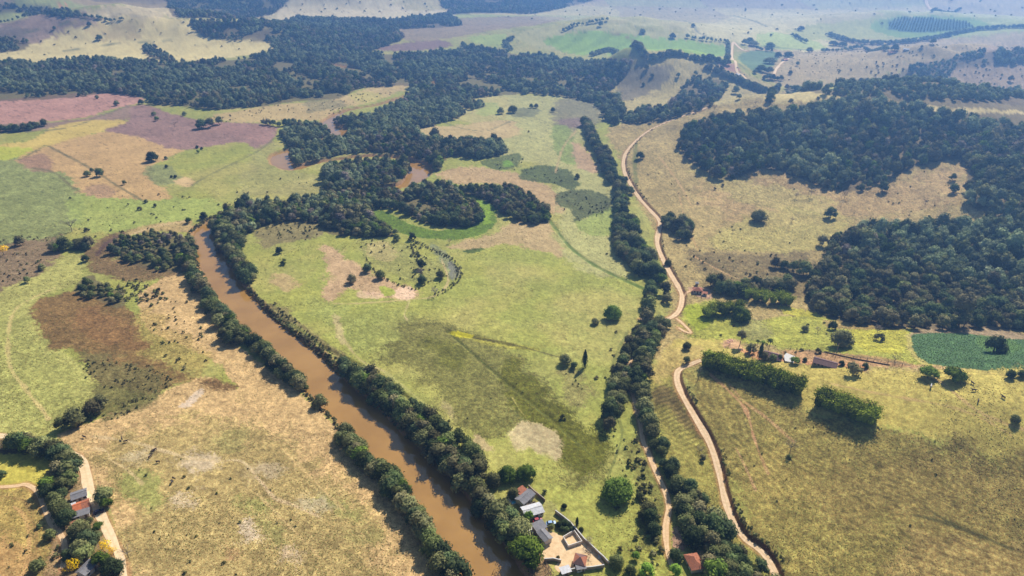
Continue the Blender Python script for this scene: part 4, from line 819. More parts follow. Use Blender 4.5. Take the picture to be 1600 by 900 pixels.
BL = np.concatenate([scatter(wpoly([(1008, 665), (1034, 668), (1052, 700), (1068, 740), (1100, 772), (1126, 800), (1146, 835), (1168, 862), (1205, 890), (1222, 940), (1112, 940), (1110, 885), (1085, 838), (1058, 802), (1046, 760), (1028, 720)], 3), 4.9), px_strip([(950, 665), (956, 640)], 2, 5), px_strip([(1012, 795), (1018, 815), (1022, 835)], 2.5, 5.5)])
belt(BL, ['river', 'dense', 'dense', 'wood'], (5.5, 9.5), 'stream_tree', 'tree in the thick dark belt between the lane and the hill road', 'lower belt trees', rgap=2.0)
# bottom left hamlet
HL = np.concatenate([px_strip([(30, 690), (50, 700), (75, 705), (98, 716), (112, 735), (118, 748)], 3.5, 5.4), px_strip([(95, 738), (104, 752), (100, 768)], 3, 5), px_strip([(118, 826), (128, 838), (142, 842), (126, 858), (112, 862), (125, 872)], 3, 6), px_strip([(160, 880), (172, 890), (178, 876)], 2.5, 5.5), px_strip([(92, 792), (96, 806), (104, 818)], 2.5, 5), px_strip([(150, 812), (158, 830)], 2, 5), px_strip([(72, 760), (78, 772), (84, 782)], 2, 5.5), px_strip([(100, 842), (96, 866), (88, 892)], 3, 6), px_strip([(136, 730), (142, 748)], 1.5, 5)])
belt(HL, ['river', 'dense', 'wood', 'river'], (6, 9.5), 'hamlet_tree', 'tree shading the hamlet and its road at the lower left', 'hamlet trees', rgap=.5)
# hedges of trees round the far fields
FH = [([(925, 86), (960, 80), (1000, 78), (1050, 84), (1100, 92), (1135, 98)], 5, 6.2, 'along the lower edge of the distant green field'), ([(1137, 66), (1138, 80), (1136, 92)], 3.5, 6.2, 'beside the distant pale road'), ([(1105, 105), (1130, 115), (1160, 128), (1185, 140), (1200, 143)], 7, 6.5, 'running down from the knoll to the valley road'), ([(1075, 58), (1100, 62), (1135, 64)], 3, 8, 'along the upper right edge of the distant green field'),
      ([(1296, 54), (1320, 62), (1360, 68), (1420, 65), (1480, 55), (1540, 45), (1600, 36)], 8, 7.5, 'in the long far line below the plantation'), ([(1285, 80), (1320, 78), (1350, 76), (1385, 78)], 3, 8, 'in the thin row before the distant orange roof'), ([(1182, 76), (1208, 80)], 3, 6.5, 'over the crop triangle'), ([(880, 48), (912, 38), (950, 31)], 4, 8, 'along the upper left edge of the distant green field'), ([(800, 60), (790, 68), (800, 78)], 6, 7.5, 'at the left end of the distant green field'), ([(1455, 18), (1500, 14)], 3, 11, 'by the farthest road'), ([(1238, 55), (1260, 66)], 3, 8, 'in the short slanting row near the track bend'),
      ([(0, 205), (30, 202), (55, 196), (75, 193)], 6, 7, 'below the pink field at the left edge'), ([(410, 192), (440, 195), (460, 190)], 3, 8, 'in the row above the purple field corner'), ([(90, 388), (110, 383), (140, 386)], 4, 6, 'at the fan of scrub on the left'), ([(95, 666), (120, 655), (150, 640), (165, 630)], 2, 5, 'in the short row at the corner of the dry field'), ([(1195, 122), (1225, 124)], 3, 7, 'in the small line at the foot of the distant lane'), ([(1202, 158), (1212, 142), (1222, 134)], 4, 7, 'on the saddle left of the lit ridge'), ([(0, 50), (60, 22), (100, 26), (160, 30), (200, 30)], 5, 10, 'in the line behind the pale hill at the upper left')]
PL = []
for a, b, c, t in FH:
    q = px_strip(a, b, c); q = q[river_clear(q, 1) & road_clear(q, 1.5)]; PL += [(x, y, t, b > 3.2) for x, y in q]
PL.sort(key=lambda r: math.hypot(r[0], r[1])); P = np.array([r[:2] for r in PL]); print('hedgerow', len(P))
for x, y, t, big in PL[:300]:
    o = tree(random.choice(['river', 'dense', 'wood']), x, y, random.uniform(7, 12), 'hedgerow_tree', 'dark tree ' + t, 'tree', 'trees ' + t)
Q = P[300:]; instances('far_hedgerow', np.stack([Q[:, 0], Q[:, 1], hf(Q[:, 0], Q[:, 1])], 1), FAR['valley'], rng.uniform(.8, 1.4, len(Q)), 'most distant lines of trees between the fields', 'trees')

# bamboo
def bamboo(pts, hw, sp, label, group, sc_=(.95, 1.2)):
    for x, y in px_strip(pts, hw, sp, 2): tree('bamboo', x, y, 6.5 * random.uniform(*sc_), 'bamboo_clump', label, 'bamboo', group, stretch=random.uniform(.68, .86))
bamboo([(1104, 566), (1140, 577), (1180, 588), (1220, 600), (1252, 611)], 3.2, 2.3, 'yellow-green clump in the long bamboo hedge on the pasture hill', 'long bamboo hedge')
bamboo([(1284, 626), (1310, 635), (1345, 648), (1370, 656)], 3.4, 2.3, 'yellow-green clump in the short bamboo hedge on the pasture hill', 'short bamboo hedge')
bamboo([(1106, 490), (1130, 486), (1160, 484)], 3, 4.4, 'clump in the bamboo grove below the red roofed cottage', 'cottage bamboo grove'); bamboo([(1155, 498), (1162, 502)], 2, 4.5, 'clump in the bamboo grove below the red roofed cottage', 'cottage bamboo grove')
bamboo([(1170, 462), (1200, 468), (1240, 472)], 4, 5, 'clump in the bamboo at the foot of the hillside woodland', 'woodland foot bamboo')
# smaller groves
for pts, hw, sp, lab, grp in (([(1042, 345), (1056, 360), (1072, 350), (1066, 375)], 5, 6.5, 'dark tree in the isolated grove right of the valley road', 'roadside grove trees'), ([(1120, 445), (1145, 455), (1175, 450), (1215, 450), (1240, 440)], 6, 6.5, 'dark tree in the thicket behind the red roofed cottage', 'cottage thicket trees'),
                              ([(1212, 412), (1235, 420), (1255, 425)], 4, 6.5, 'dark tree in the gully above the cottage thicket', 'gully trees')):
    belt(px_strip(pts, hw, sp), ['dense', 'wood', 'river'], (7, 10.5), 'grove_tree', lab, grp)

# ------------------------------------------------------------------ single trees: (px, py of crown centre, width in photo px, kind, name, label)
LONE = [(957, 490, 29, 'broad', 'round_tree', 'big round dark tree standing alone in the central pasture', 0), (930, 503, 13, 'dense', 'small_tree', 'small tree just left of the big round pasture tree'),
    (883, 563, 22, 'dense', 'pasture_tree', 'dark tree beside the tall cypress in the pasture'), (897, 572, 14, 'river', 'pasture_tree', 'low bushy tree between the cypress and the dark pasture tree'), (914, 562, 9, 'cypress', 'cypress', 'tall thin dark cypress in the central pasture'),
    (966, 766, 52, 'broad', 'mango_tree', 'large round tree by itself in the pasture above the homestead'), (822, 860, 60, 'broad', 'mango_tree', 'huge bright round tree beside the homestead and the river'), (964, 794, 10, 'shrub', 'pale_bush', 'pale bush at the foot of the large round tree above the homestead'),
    (770, 750, 28, 'dense', 'orchard_tree', 'dark tree at the left end of the clump behind the homestead'), (792, 742, 32, 'broad', 'orchard_tree', 'middle tree of the clump behind the homestead'), (822, 741, 34, 'broad', 'orchard_tree', 'right tree of the clump behind the homestead'), (802, 772, 22, 'dense', 'orchard_tree', 'shaded tree beside the small house with a red roof patch'),
    (1158, 492, 32, 'broad', 'round_tree', 'round green tree at the right end of the bamboo grove'), (1316, 530, 38, 'dense', 'round_tree', 'broad dark round tree in the paddock behind the barn'), (1304, 537, 14, 'thin', 'grey_tree', 'small grey tree against the broad dark round paddock tree'),
    (1556, 541, 34, 'dense', 'round_tree', 'round dark tree inside the green crop field'), (1452, 582, 29, 'umbrella', 'pasture_tree', 'left one of two flat crowned trees at the top of the pasture hill'), (1491, 585, 34, 'umbrella', 'pasture_tree', 'right one of two flat crowned trees at the top of the pasture hill'),
    (1587, 655, 15, 'dense', 'small_tree', 'small lone tree near the right edge of the pasture hill'), (1503, 494, 30, 'tall', 'tall_tree', 'tall greyish tree standing in front of the hillside woodland'), (1372, 518, 15, 'thin', 'bare_tree', 'thin leafless tree with a bush at its foot in the paddock'),
    (1373, 530, 18, 'shrub', 'bush', 'bush at the foot of the leafless paddock tree'), (1258, 514, 13, 'dense', 'small_tree', 'left small tree of a pair in the green paddock'), (1278, 517, 10, 'thin', 'small_tree', 'right small tree of a pair in the green paddock'), (1262, 508, 6, 'shrub', 'small_bush', 'little bush over the left small paddock tree'), (1301, 510, 16, 'wood', 'small_tree', 'brown tree between the woodland edge and the broad paddock tree'),
    (1595, 497, 38, 'dense', 'round_tree', 'green round tree in front of the woodland at the right edge'), (1580, 586, 16, 'dense', 'small_tree', 'dark tree below the crop field at the right edge'), (1399, 562, 14, 'bare', 'bare_tree', 'low leafless tree on the track below the crop field'), (1597, 585, 14, 'dense', 'small_tree', 'dark tree cut by the right edge below the crop field'),
    (1187, 338, 28, 'dense', 'hill_tree', 'wide dark tree on the dry slope left of the others'), (1180, 340, 16, 'dense', 'hill_tree', 'smaller crown joined to the wide dark tree on the dry slope'), (1299, 334, 20, 'river', 'hill_tree', 'round tree on the dry slope below the forest tip'), (1285, 378, 19, 'wood', 'hill_tree', 'tree at the lower left corner of the slope woodland'),
    (1380, 293, 18, 'wood', 'hill_tree', 'thin brown tree just below the upper woodland edge'), (1491, 296, 16, 'wood', 'hill_tree', 'upper tree at the right rim of the dry slope'), (1489, 278, 12, 'wood', 'hill_tree', 'topmost small tree at the right rim of the dry slope'), (1447, 316, 8, 'bare', 'bare_tree', 'tiny leafless tree in the middle of the dry slope'), (1320, 307, 11, 'thin', 'thin_tree', 'thin tree right under the forest tip'),
    (1268, 303, 13, 'thin', 'thin_tree', 'grey thin tree left of the forest tip'), (1244, 307, 9, 'thin', 'thin_tree', 'small grey tree farther left of the forest tip'), (1238, 345, 8, 'thin', 'thin_tree', 'small grey tree left of the round slope tree'), (1145, 362, 6, 'thin', 'thin_tree', 'tiny pale tree below the wide dark slope tree'), (1090, 318, 4, 'shrub', 'bush', 'dark dot of a bush on the upper dry slope'), (1129, 290, 6, 'shrub', 'bush', 'pair of small bushes below the forest edge, right one'), (1117, 295, 6, 'shrub', 'bush', 'pair of small bushes below the forest edge, left one'),
    (1000, 244, 14, 'river', 'road_tree', 'tree beside the upper valley road on its right'), (978, 277, 8, 'dense', 'road_tree', 'small dark tree at the inner bend of the upper road'), (985, 296, 16, 'dense', 'road_tree', 'dark tree touching the road below its upper bend'), (1044, 408, 12, 'dense', 'road_tree', 'dark tree at the right edge of the road above the cottage'),
    (1074, 541, 15, 'dense', 'lone_tree', 'round dark tree between the cottage track and the hill road bend'), (1073, 561, 13, 'wood', 'road_tree', 'small tree on the top bend of the hill road'), (948, 397, 4, 'shrub', 'bush', 'single black bush in the meadow right of centre'), (932, 591, 7, 'shrub', 'bush', 'small dark bush right below the cypress'), (880, 653, 12, 'shrub', 'bush', 'low dark bush in the lower central pasture'),
    (902, 276, 9, 'river', 'marsh_tree', 'tree at the tip of the dark marsh patch'), (960, 311, 9, 'river', 'marsh_tree', 'bush tree at the right end of the lower marsh patch'), (830, 310, 12, 'river', 'marsh_tree', 'round tree at the upper right of the oxbow wood'), (782, 174, 12, 'river', 'valley_tree', 'round tree left in the pale meadow near the valley wood'), (801, 171, 16, 'dense', 'valley_tree', 'bushes at the centre of the pale meadow near the valley wood'), (864, 172, 8, 'river', 'valley_tree', 'right small tree of the pale upper meadow'), (826, 206, 4, 'shrub', 'bush', 'tiny dark bush in the upper meadow'),
    (838, 166, 8, 'river', 'valley_tree', 'third tree in the row across the pale upper meadow'), (830, 166, 8, 'dense', 'valley_tree', 'second tree in the row across the pale upper meadow'), (694, 189, 6, 'river', 'valley_tree', 'lone tree in the tan meadow by the valley wood'),
    (574, 420, 17, 'dense', 'oxbow_tree', 'leftmost of the round trees along the dry oxbow scar'), (594, 430, 18, 'dense', 'oxbow_tree', 'second round tree along the dry oxbow scar'), (549, 437, 17, 'river', 'oxbow_tree', 'round tree alone on the bare tan patch of the scar'), (660, 438, 17, 'dense', 'oxbow_tree', 'dark tree at the lower end of the grey scrub in the scar'), (658, 415, 18, 'wood', 'oxbow_tree', 'grey green tree at the upper end of the scrub in the scar'), (688, 430, 16, 'dense', 'oxbow_tree', 'rightmost round tree along the dry oxbow scar'), (657, 428, 14, 'thin', 'oxbow_tree', 'grey tree between the two in the scar scrub'),
    (436, 392, 12, 'river', 'pasture_bush', 'round bush alone left in the scar pasture'), (444, 411, 12, 'shrub', 'pasture_bush', 'flat bush below the round bush in the scar pasture'), (644, 371, 14, 'wood', 'oxbow_tree', 'brown tree at the foot of the oxbow wood'), (702, 378, 8, 'thin', 'thin_tree', 'thin brown tree below the green oxbow swamp'), (620, 372, 12, 'river', 'oxbow_tree', 'tree just left of the brown one at the foot of the oxbow wood'), (655, 322, 10, 'dense', 'oxbow_tree', 'dark tree inside the small meadow of the oxbow'),
    (680, 458, 14, 'thin', 'thin_tree', 'grey spreading bush below the oxbow scar'), (318, 338, 14, 'dense', 'bank_tree', 'dark tree on the top bank where the river turns'), (295, 345, 12, 'river', 'bank_tree', 'tree left of the dark one on the top bank'),
    (237, 246, 20, 'dense', 'field_tree', 'largest round tree in the tan field at the left'), (136, 272, 12, 'dense', 'field_tree', 'left one of a tree pair in the tan field'), (155, 271, 15, 'wood', 'field_tree', 'right one of a tree pair in the tan field'), (143, 266, 7, 'river', 'field_tree', 'smallest tree between the pair in the tan field'), (194, 286, 8, 'wood', 'field_tree', 'brown tree alone below the pair in the tan field'),
    (259, 247, 6, 'dense', 'field_tree', 'small tree just right of the largest tan field tree'), (260, 260, 6, 'dense', 'field_tree', 'small tree under the one right of the largest tree'), (268, 276, 5, 'dense', 'field_tree', 'left dot of two trees by the bare patch'), (274, 276, 6, 'dense', 'field_tree', 'right dot of two trees by the bare patch'), (308, 230, 6, 'dense', 'field_tree', 'upper tree of three right below the purple field'), (315, 232, 5, 'dense', 'field_tree', 'right tree of three below the purple field'), (309, 237, 6, 'river', 'field_tree', 'lower tree of three below the purple field'),
    (110, 310, 5, 'shrub', 'field_bush', 'small bush in the green field at the left'), (228, 315, 7, 'river', 'field_bush', 'dark bush at the end of the fence line'), (218, 327, 8, 'shrub', 'field_bush', 'bush below the end of the fence line'), (242, 322, 7, 'shrub', 'field_bush', 'bush right of the end of the fence line'), (135, 360, 9, 'shrub', 'field_bush', 'bush near the fan of scrub at the left'), (110, 355, 22, 'bare', 'bare_tree', 'wide leafless tree in the scrub at the left'), (133, 405, 13, 'river', 'field_tree', 'round tree at the left tip of the brown marsh'), (30, 378, 16, 'wood', 'field_tree', 'dark tree in the grey scrub at the far left'), (42, 438, 12, 'river', 'field_tree', 'tree at the lower edge of the grey scrub'),
    (65, 418, 12, 'river', 'field_tree', 'tree at the middle edge of the grey scrub'), (5, 393, 16, 'yellow', 'yellow_tree', 'bright yellow blossoming tree at the far left edge'), (240, 178, 8, 'dense', 'field_tree', 'upper of two trees in the purple ploughed field'), (245, 186, 9, 'river', 'field_tree', 'lower of two trees in the purple ploughed field'), (272, 196, 10, 'bare', 'bare_tree', 'thin tree in the purple ploughed field'), (182, 162, 10, 'dense', 'field_tree', 'tree on the lower edge of the pink field'), (151, 152, 7, 'dense', 'field_tree', 'small tree on the top edge of the pink field'), (314, 194, 20, 'wood', 'field_tree', 'left and wider tree of the thicket right of the purple field'), (328, 193, 18, 'wood', 'field_tree', 'middle tree of the thicket right of the purple field'), (342, 190, 14, 'wood', 'field_tree', 'round tree beside the wide thicket of the purple field'), (220, 160, 9, 'dense', 'field_tree', 'tree at the tip where the pink and purple fields meet'), (288, 178, 8, 'dense', 'field_tree', 'tree at the top edge of the purple field'),
    (155, 59, 11, 'dense', 'far_tree', 'lone dark tree on the pale hill at the upper left'), (85, 44, 6, 'dense', 'far_tree', 'lone tree on the mauve hill at the upper left'), (139, 38, 8, 'dense', 'far_tree', 'lone tree on the left shoulder of the pale hill'), (939, 38, 9, 'wood', 'far_tree', 'lone brown tree on top of the green hill field'), (1004, 49, 10, 'dense', 'far_tree', 'left lone tree on the right shoulder of the green hill'), (1051, 56, 11, 'dense', 'far_tree', 'right lone tree on the right shoulder of the green hill'), (1083, 40, 7, 'dense', 'far_tree', 'lone tree beyond the green hill field'),
    (1172, 62, 14, 'dense', 'far_tree', 'larger crown of the distant trees behind the road fork'), (1178, 66, 18, 'dense', 'far_tree', 'widest tree behind the road fork'), (1163, 66, 10, 'river', 'far_tree', 'smaller tree left of the widest one behind the fork'), (1203, 69, 17, 'dense', 'far_tree', 'round tree standing over the crop triangle'), (1205, 55, 5, 'river', 'far_tree', 'dot of a tree in the bright meadow'), (1252, 44, 12, 'dense', 'far_tree', 'tree by the bend of the distant track'), (1265, 78, 12, 'dense', 'far_tree', 'round tree in the far valley right of the farm'), (1204, 92, 22, 'dense', 'far_tree', 'left large tree of the distant farm grove'), (1216, 86, 13, 'dense', 'far_tree', 'tree over the distant farm grove'), (1232, 84, 18, 'dense', 'far_tree', 'tree at the right end of the distant farm grove'),
    (1190, 106, 18, 'dense', 'far_tree', 'lower left tree of the distant farm grove'), (1203, 110, 14, 'river', 'far_tree', 'lowest tree of the distant farm grove'), (1180, 112, 8, 'river', 'far_tree', 'small tree under the crop triangle'), (1235, 114, 8, 'dense', 'far_tree', 'lone tree at the foot of the brown far slope'), (1246, 100, 7, 'wood', 'far_tree', 'small tree on the gully of the brown far slope'), (1303, 66, 16, 'dense', 'far_tree', 'round tree left in the far valley row'), (1317, 68, 14, 'dense', 'far_tree', 'second round tree in the far valley row'), (1399, 74, 13, 'dense', 'far_tree', 'dark round tree by the distant orange roof'), (1458, 65, 10, 'wood', 'far_tree', 'brown tree below the long far tree line'), (1440, 73, 5, 'river', 'far_tree', 'tiny tree right of the distant white house'), (1478, 74, 4, 'river', 'far_tree', 'tiniest tree on the bare far slope'),
    (1535, 134, 6, 'dense', 'far_tree', 'lone dark tree on the bare slope at the upper right'), (1580, 124, 10, 'wood', 'far_tree', 'brown tree on the bare slope at the upper right'), (1019, 118, 7, 'dense', 'knob_tree', 'dark tree on the dark face of the bare knoll'), (1010, 106, 9, 'wood', 'knob_tree', 'tree at the top of the bare knoll'), (1005, 132, 6, 'dense', 'knob_tree', 'lower tree on the dark face of the bare knoll'), (1060, 118, 8, 'wood', 'knob_tree', 'brown tree right of the bare knoll'), (1087, 115, 8, 'wood', 'knob_tree', 'tree above the knoll wood'), (1150, 142, 14, 'wood', 'knob_tree', 'tree on the saddle beside the valley road'), (1155, 152, 9, 'wood', 'knob_tree', 'tree under the one on the saddle'), (988, 158, 6, 'thin', 'knob_tree', 'tiny tree on the lit spur of the knoll'),
    (1116, 170, 10, 'thin', 'bare_tree', 'thin tree beside the top of the valley road'), (1180, 162, 6, 'thin', 'bare_tree', 'thin tree at the ridge above the hill forest'), (1170, 172, 7, 'river', 'hill_tree', 'small bush at the ridge above the hill forest'), (1236, 160, 10, 'wood', 'hill_tree', 'bush on the lit ridge'), (1278, 155, 7, 'wood', 'hill_tree', 'left of two bushes on the lit ridge crest'), (1303, 152, 8, 'wood', 'hill_tree', 'right of two bushes on the lit ridge crest'),
    (162, 775, 34, 'dense', 'shade_tree', 'big tree beside the orange roofed house by the road'), (166, 788, 22, 'river', 'shade_tree', 'lower crown of the shade by the parked vehicle'), (96, 772, 21, 'dense', 'garden_tree', 'olive round tree left of the grey roofed house'), (84, 762, 14, 'dense', 'garden_tree', 'small dark tree in the garden left of the olive one'), (163, 858, 22, 'yellow', 'yellow_tree', 'bright yellow blossoming tree at the roadside'), (176, 863, 14, 'yellow', 'yellow_tree', 'small yellow crown beside the roadside blossoming tree'), (112, 888, 24, 'yellow', 'yellow_tree', 'bright yellow blossoming tree at the bottom left'),
    (199, 866, 20, 'bare', 'bare_tree', 'leafless tree by the end of the pale road'), (77, 836, 20, 'river', 'garden_tree', 'round bushy tree beside the farm track'), (60, 823, 9, 'dense', 'garden_tree', 'small dark tree beside the farm track bend'), (58, 885, 24, 'dense', 'garden_tree', 'dark tree near the bottom left corner'), (104, 805, 22, 'dense', 'garden_tree', 'tree left of the grey lean-to'), (140, 815, 14, 'river', 'garden_tree', 'tree between the lean-to and the pale road'), (152, 822, 18, 'umbrella', 'garden_tree', 'green tree leaning on the pale road'), (2, 742, 16, 'dense', 'field_tree', 'dark tree cut by the left edge'), (105, 868, 20, 'river', 'garden_tree', 'dull tree above the bottom yellow one'), (134, 862, 26, 'river', 'garden_tree', 'wide dull tree between the two yellow ones'), (154, 838, 16, 'wood', 'garden_tree', 'grey green tree above the roadside yellow one'),
    (1157, 533, 15, 'tall', 'tall_tree', 'tall dark tree at the left end of the farmstead'), (1174, 546, 17, 'wood', 'farm_tree', 'second tree from the left at the farmstead'), (1189, 549, 8, 'cypress', 'farm_tree', 'narrow dark tree left of the farm roof'), (1141, 536, 12, 'pink', 'blossom_tree', 'dusky pink tree at the left end of the farmstead'), (1195, 558, 15, 'wood', 'farm_tree', 'left round tree before the farm roof'), (1208, 559, 13, 'dense', 'farm_tree', 'middle round tree before the farm roof'), (1219, 559, 10, 'dense', 'farm_tree', 'right tree between farm roof and pool'), (1243, 563, 16, 'umbrella', 'farm_tree', 'green tree with shadow right of the pool'), (1258, 562, 8, 'dense', 'farm_tree', 'small tree left of the long barn'), (1315, 568, 10, 'dense', 'farm_tree', 'dark tree at the right end of the barn'), (1352, 572, 11, 'dense', 'farm_tree', 'tree at the right end of the orange yard'), (1252, 547, 7, 'shrub', 'farm_bush', 'bush behind the farm fence'), (1227, 551, 6, 'shrub', 'farm_bush', 'bush at the corner of the farm roof'), (1279, 550, 11, 'shrub', 'farm_bush', 'wide green bush behind the barn'), (1333, 578, 30, 'shrub', 'farm_bush', 'wide green bush below the orange yard'),
    (1056, 868, 24, 'dense', 'cottage_tree', 'dark tree left of the clay roofed cottage'), (1055, 893, 24, 'bright', 'banana_grove', 'bright green low tree at the bottom beside the cottage'), (1092, 882, 12, 'river', 'cottage_tree', 'small tree at the lower right corner of the cottage'), (1081, 856, 13, 'river', 'cottage_tree', 'pale green tree behind the clay roofed cottage'), (993, 869, 16, 'bright', 'bright_tree', 'bright green tree right of the long wall'), (962, 878, 26, 'dense', 'cottage_tree', 'dark green tree at the end of the long wall'), (1005, 805, 20, 'river', 'stream_bush', 'round grey green tree left of the lane'), (1000, 775, 14, 'dense', 'stream_bush', 'dark bush above the grey green one left of the lane'), (1021, 829, 17, 'dense', 'stream_bush', 'dark round tree touching the lane'), (1010, 892, 26, 'bright', 'bright_tree', 'yellow green tree at the bottom beside the lane'), (985, 892, 20, 'river', 'bright_tree', 'dull green tree at the bottom right of the long wall'),
    (882, 791, 10, 'dense', 'young_tree', 'young tree in the pasture above the long wall, upper'), (902, 810, 6, 'cypress', 'young_tree', 'slim young tree in the pasture beside the long wall'), (908, 827, 9, 'dense', 'young_tree', 'young tree against the long wall'), (851, 770, 10, 'shrub', 'garden_bush', 'soft bush behind the small house'), (922, 866, 17, 'thin', 'bare_tree', 'thin brown tree right of the clay roofed house'), (920, 848, 14, 'thin', 'grey_bush', 'grey bush on the corner of the long wall'), (826, 808, 19, 'bright', 'garden_tree', 'bright green round tree below the white roof'), (872, 871, 6, 'shrub', 'yard_bush', 'little bush on the low yard wall'), (808, 826, 24, 'river', 'bank_tree', 'dull tree left of the pale sheds'), (790, 800, 26, 'river', 'bank_tree', 'large dull tree left of the white roof'), (785, 825, 18, 'bright', 'bank_tree', 'light green tree on the bank left of the sheds'), (803, 806, 12, 'wood', 'bank_tree', 'thin tree between the bank and the white roof'),
    (863, 824, 12, 'shrub', 'yard_bush', 'bush beside the pale blue car')]
LONE += [(1232, 715, 10, 'shrub', 'hill_bush', 'dark bush under the dead tree on the hillside'), (1236, 700, 20, 'bare', 'dead_tree', 'tall dead tree on the lower right hillside'), (1098, 712, 14, 'shrub', 'slope_bush', 'large bush between the belt and the hill road'), (1094, 700, 12, 'thin', 'slope_bush', 'thin bush above the large one by the hill road')]
PAR = {'broad': .36, 'dense': .4, 'umbrella': .42, 'cypress': .9, 'tall': .7, 'shrub': .2, 'river': .42, 'wood': .42}
for row in LONE:
    px, py, wp, kind, nm, lab = row[:6]
    if wp == 0: continue
    # stand the trunk so that the crown's middle is seen where the photograph has it
    g = at([(px, py)])[0]; m = mpp(*g); hgt = wp * m * PAR.get(kind, .45) * .75
    if kind == 'cypress': hgt = 5.0
    g = at([(px, py)], hgt)[0]; d = np.hypot(*g); width = wp * mpp(g[0], g[1])
    if kind == 'cypress': width = min(width, 3.4)
    if not nm.startswith(('bank',)) and not road_clear(g[None], -.5)[0]: pass
    cat = 'bush' if kind == 'shrub' else 'tree'
    tree(kind, g[0], g[1], max(width, 1.6) * 1.06, nm, lab, cat, stretch=min(1.0, 12.5 / max(width, 1)))
palms = palm_geo(G); pm = (mesh('trunk', *palms[0], M_bark), mesh('fronds', *palms[1], L_green))
for k, (px, py, sc_, lab) in enumerate(((1201, 541, 1.0, 'tallest of three palms behind the farm roof'), (1191, 541, .8, 'middle palm behind the farm roof'), (1183, 538, .75, 'leftmost small palm behind the farm roof'))):
    g = at([(px, py + 5)])[0]; r = bpy.data.objects.new('palm_tree', None); col.objects.link(r); r.location = (*g, H1(*g)); r.rotation_euler = (0, 0, k * 1.3); r.scale = (sc_,) * 3
    link('trunk', pm[0], r); link('fronds', pm[1], r); tag(r, lab, 'palm')
print('trees', NIND, round(time.time() - T0, 1))

# ------------------------------------------------------------------ low cover: tussocks, scrub, crop (nobody could count it)
def flat_at(p):
    u = (p[:, 0] - 800) / FPX; v = (p[:, 1] - 450) / FPX; t = CAM_H / (SP + v * CP); return np.stack([u * t, (CP - v * SP) * t], 1)
px = rng.uniform(-60, 1660, 210000); py = 150 + 800 * rng.random(210000) ** .7; P = flat_at(np.stack([px, py], 1))
ok = river_clear(P, 2) & road_clear(P, .8)
for f in FOREST_FLOORS: ok &= ~inside(P[:, 0], P[:, 1], f)
yard = wpoly([(848, 832), (870, 838), (895, 828), (915, 845), (948, 880), (940, 890), (872, 896), (846, 880)]); ok &= ~inside(P[:, 0], P[:, 1], yard)
crop = wpoly([(1422, 527), (1440, 521), (1500, 521), (1560, 528), (1600, 540), (1600, 586), (1540, 578), (1450, 568), (1432, 552)]); ok &= ~inside(P[:, 0], P[:, 1], crop)
P = P[ok]; dens = fbm(P[:, 0], P[:, 1], 26, 3, 101); keep = rng.random(len(P)) < sstep(.34, .66, dens); P = P[keep]
instances('grass_tussocks', np.stack([P[:, 0], P[:, 1], hf(P[:, 0], P[:, 1]) - .05], 1), FAR['tuft'], rng.uniform(.28, .78, len(P)) ** 1.4 * np.clip(np.hypot(*P.T) / 420, .8, 1.3), 'rough grass tussocks dotted over the pastures', 'grass')
print('tufts', len(P))
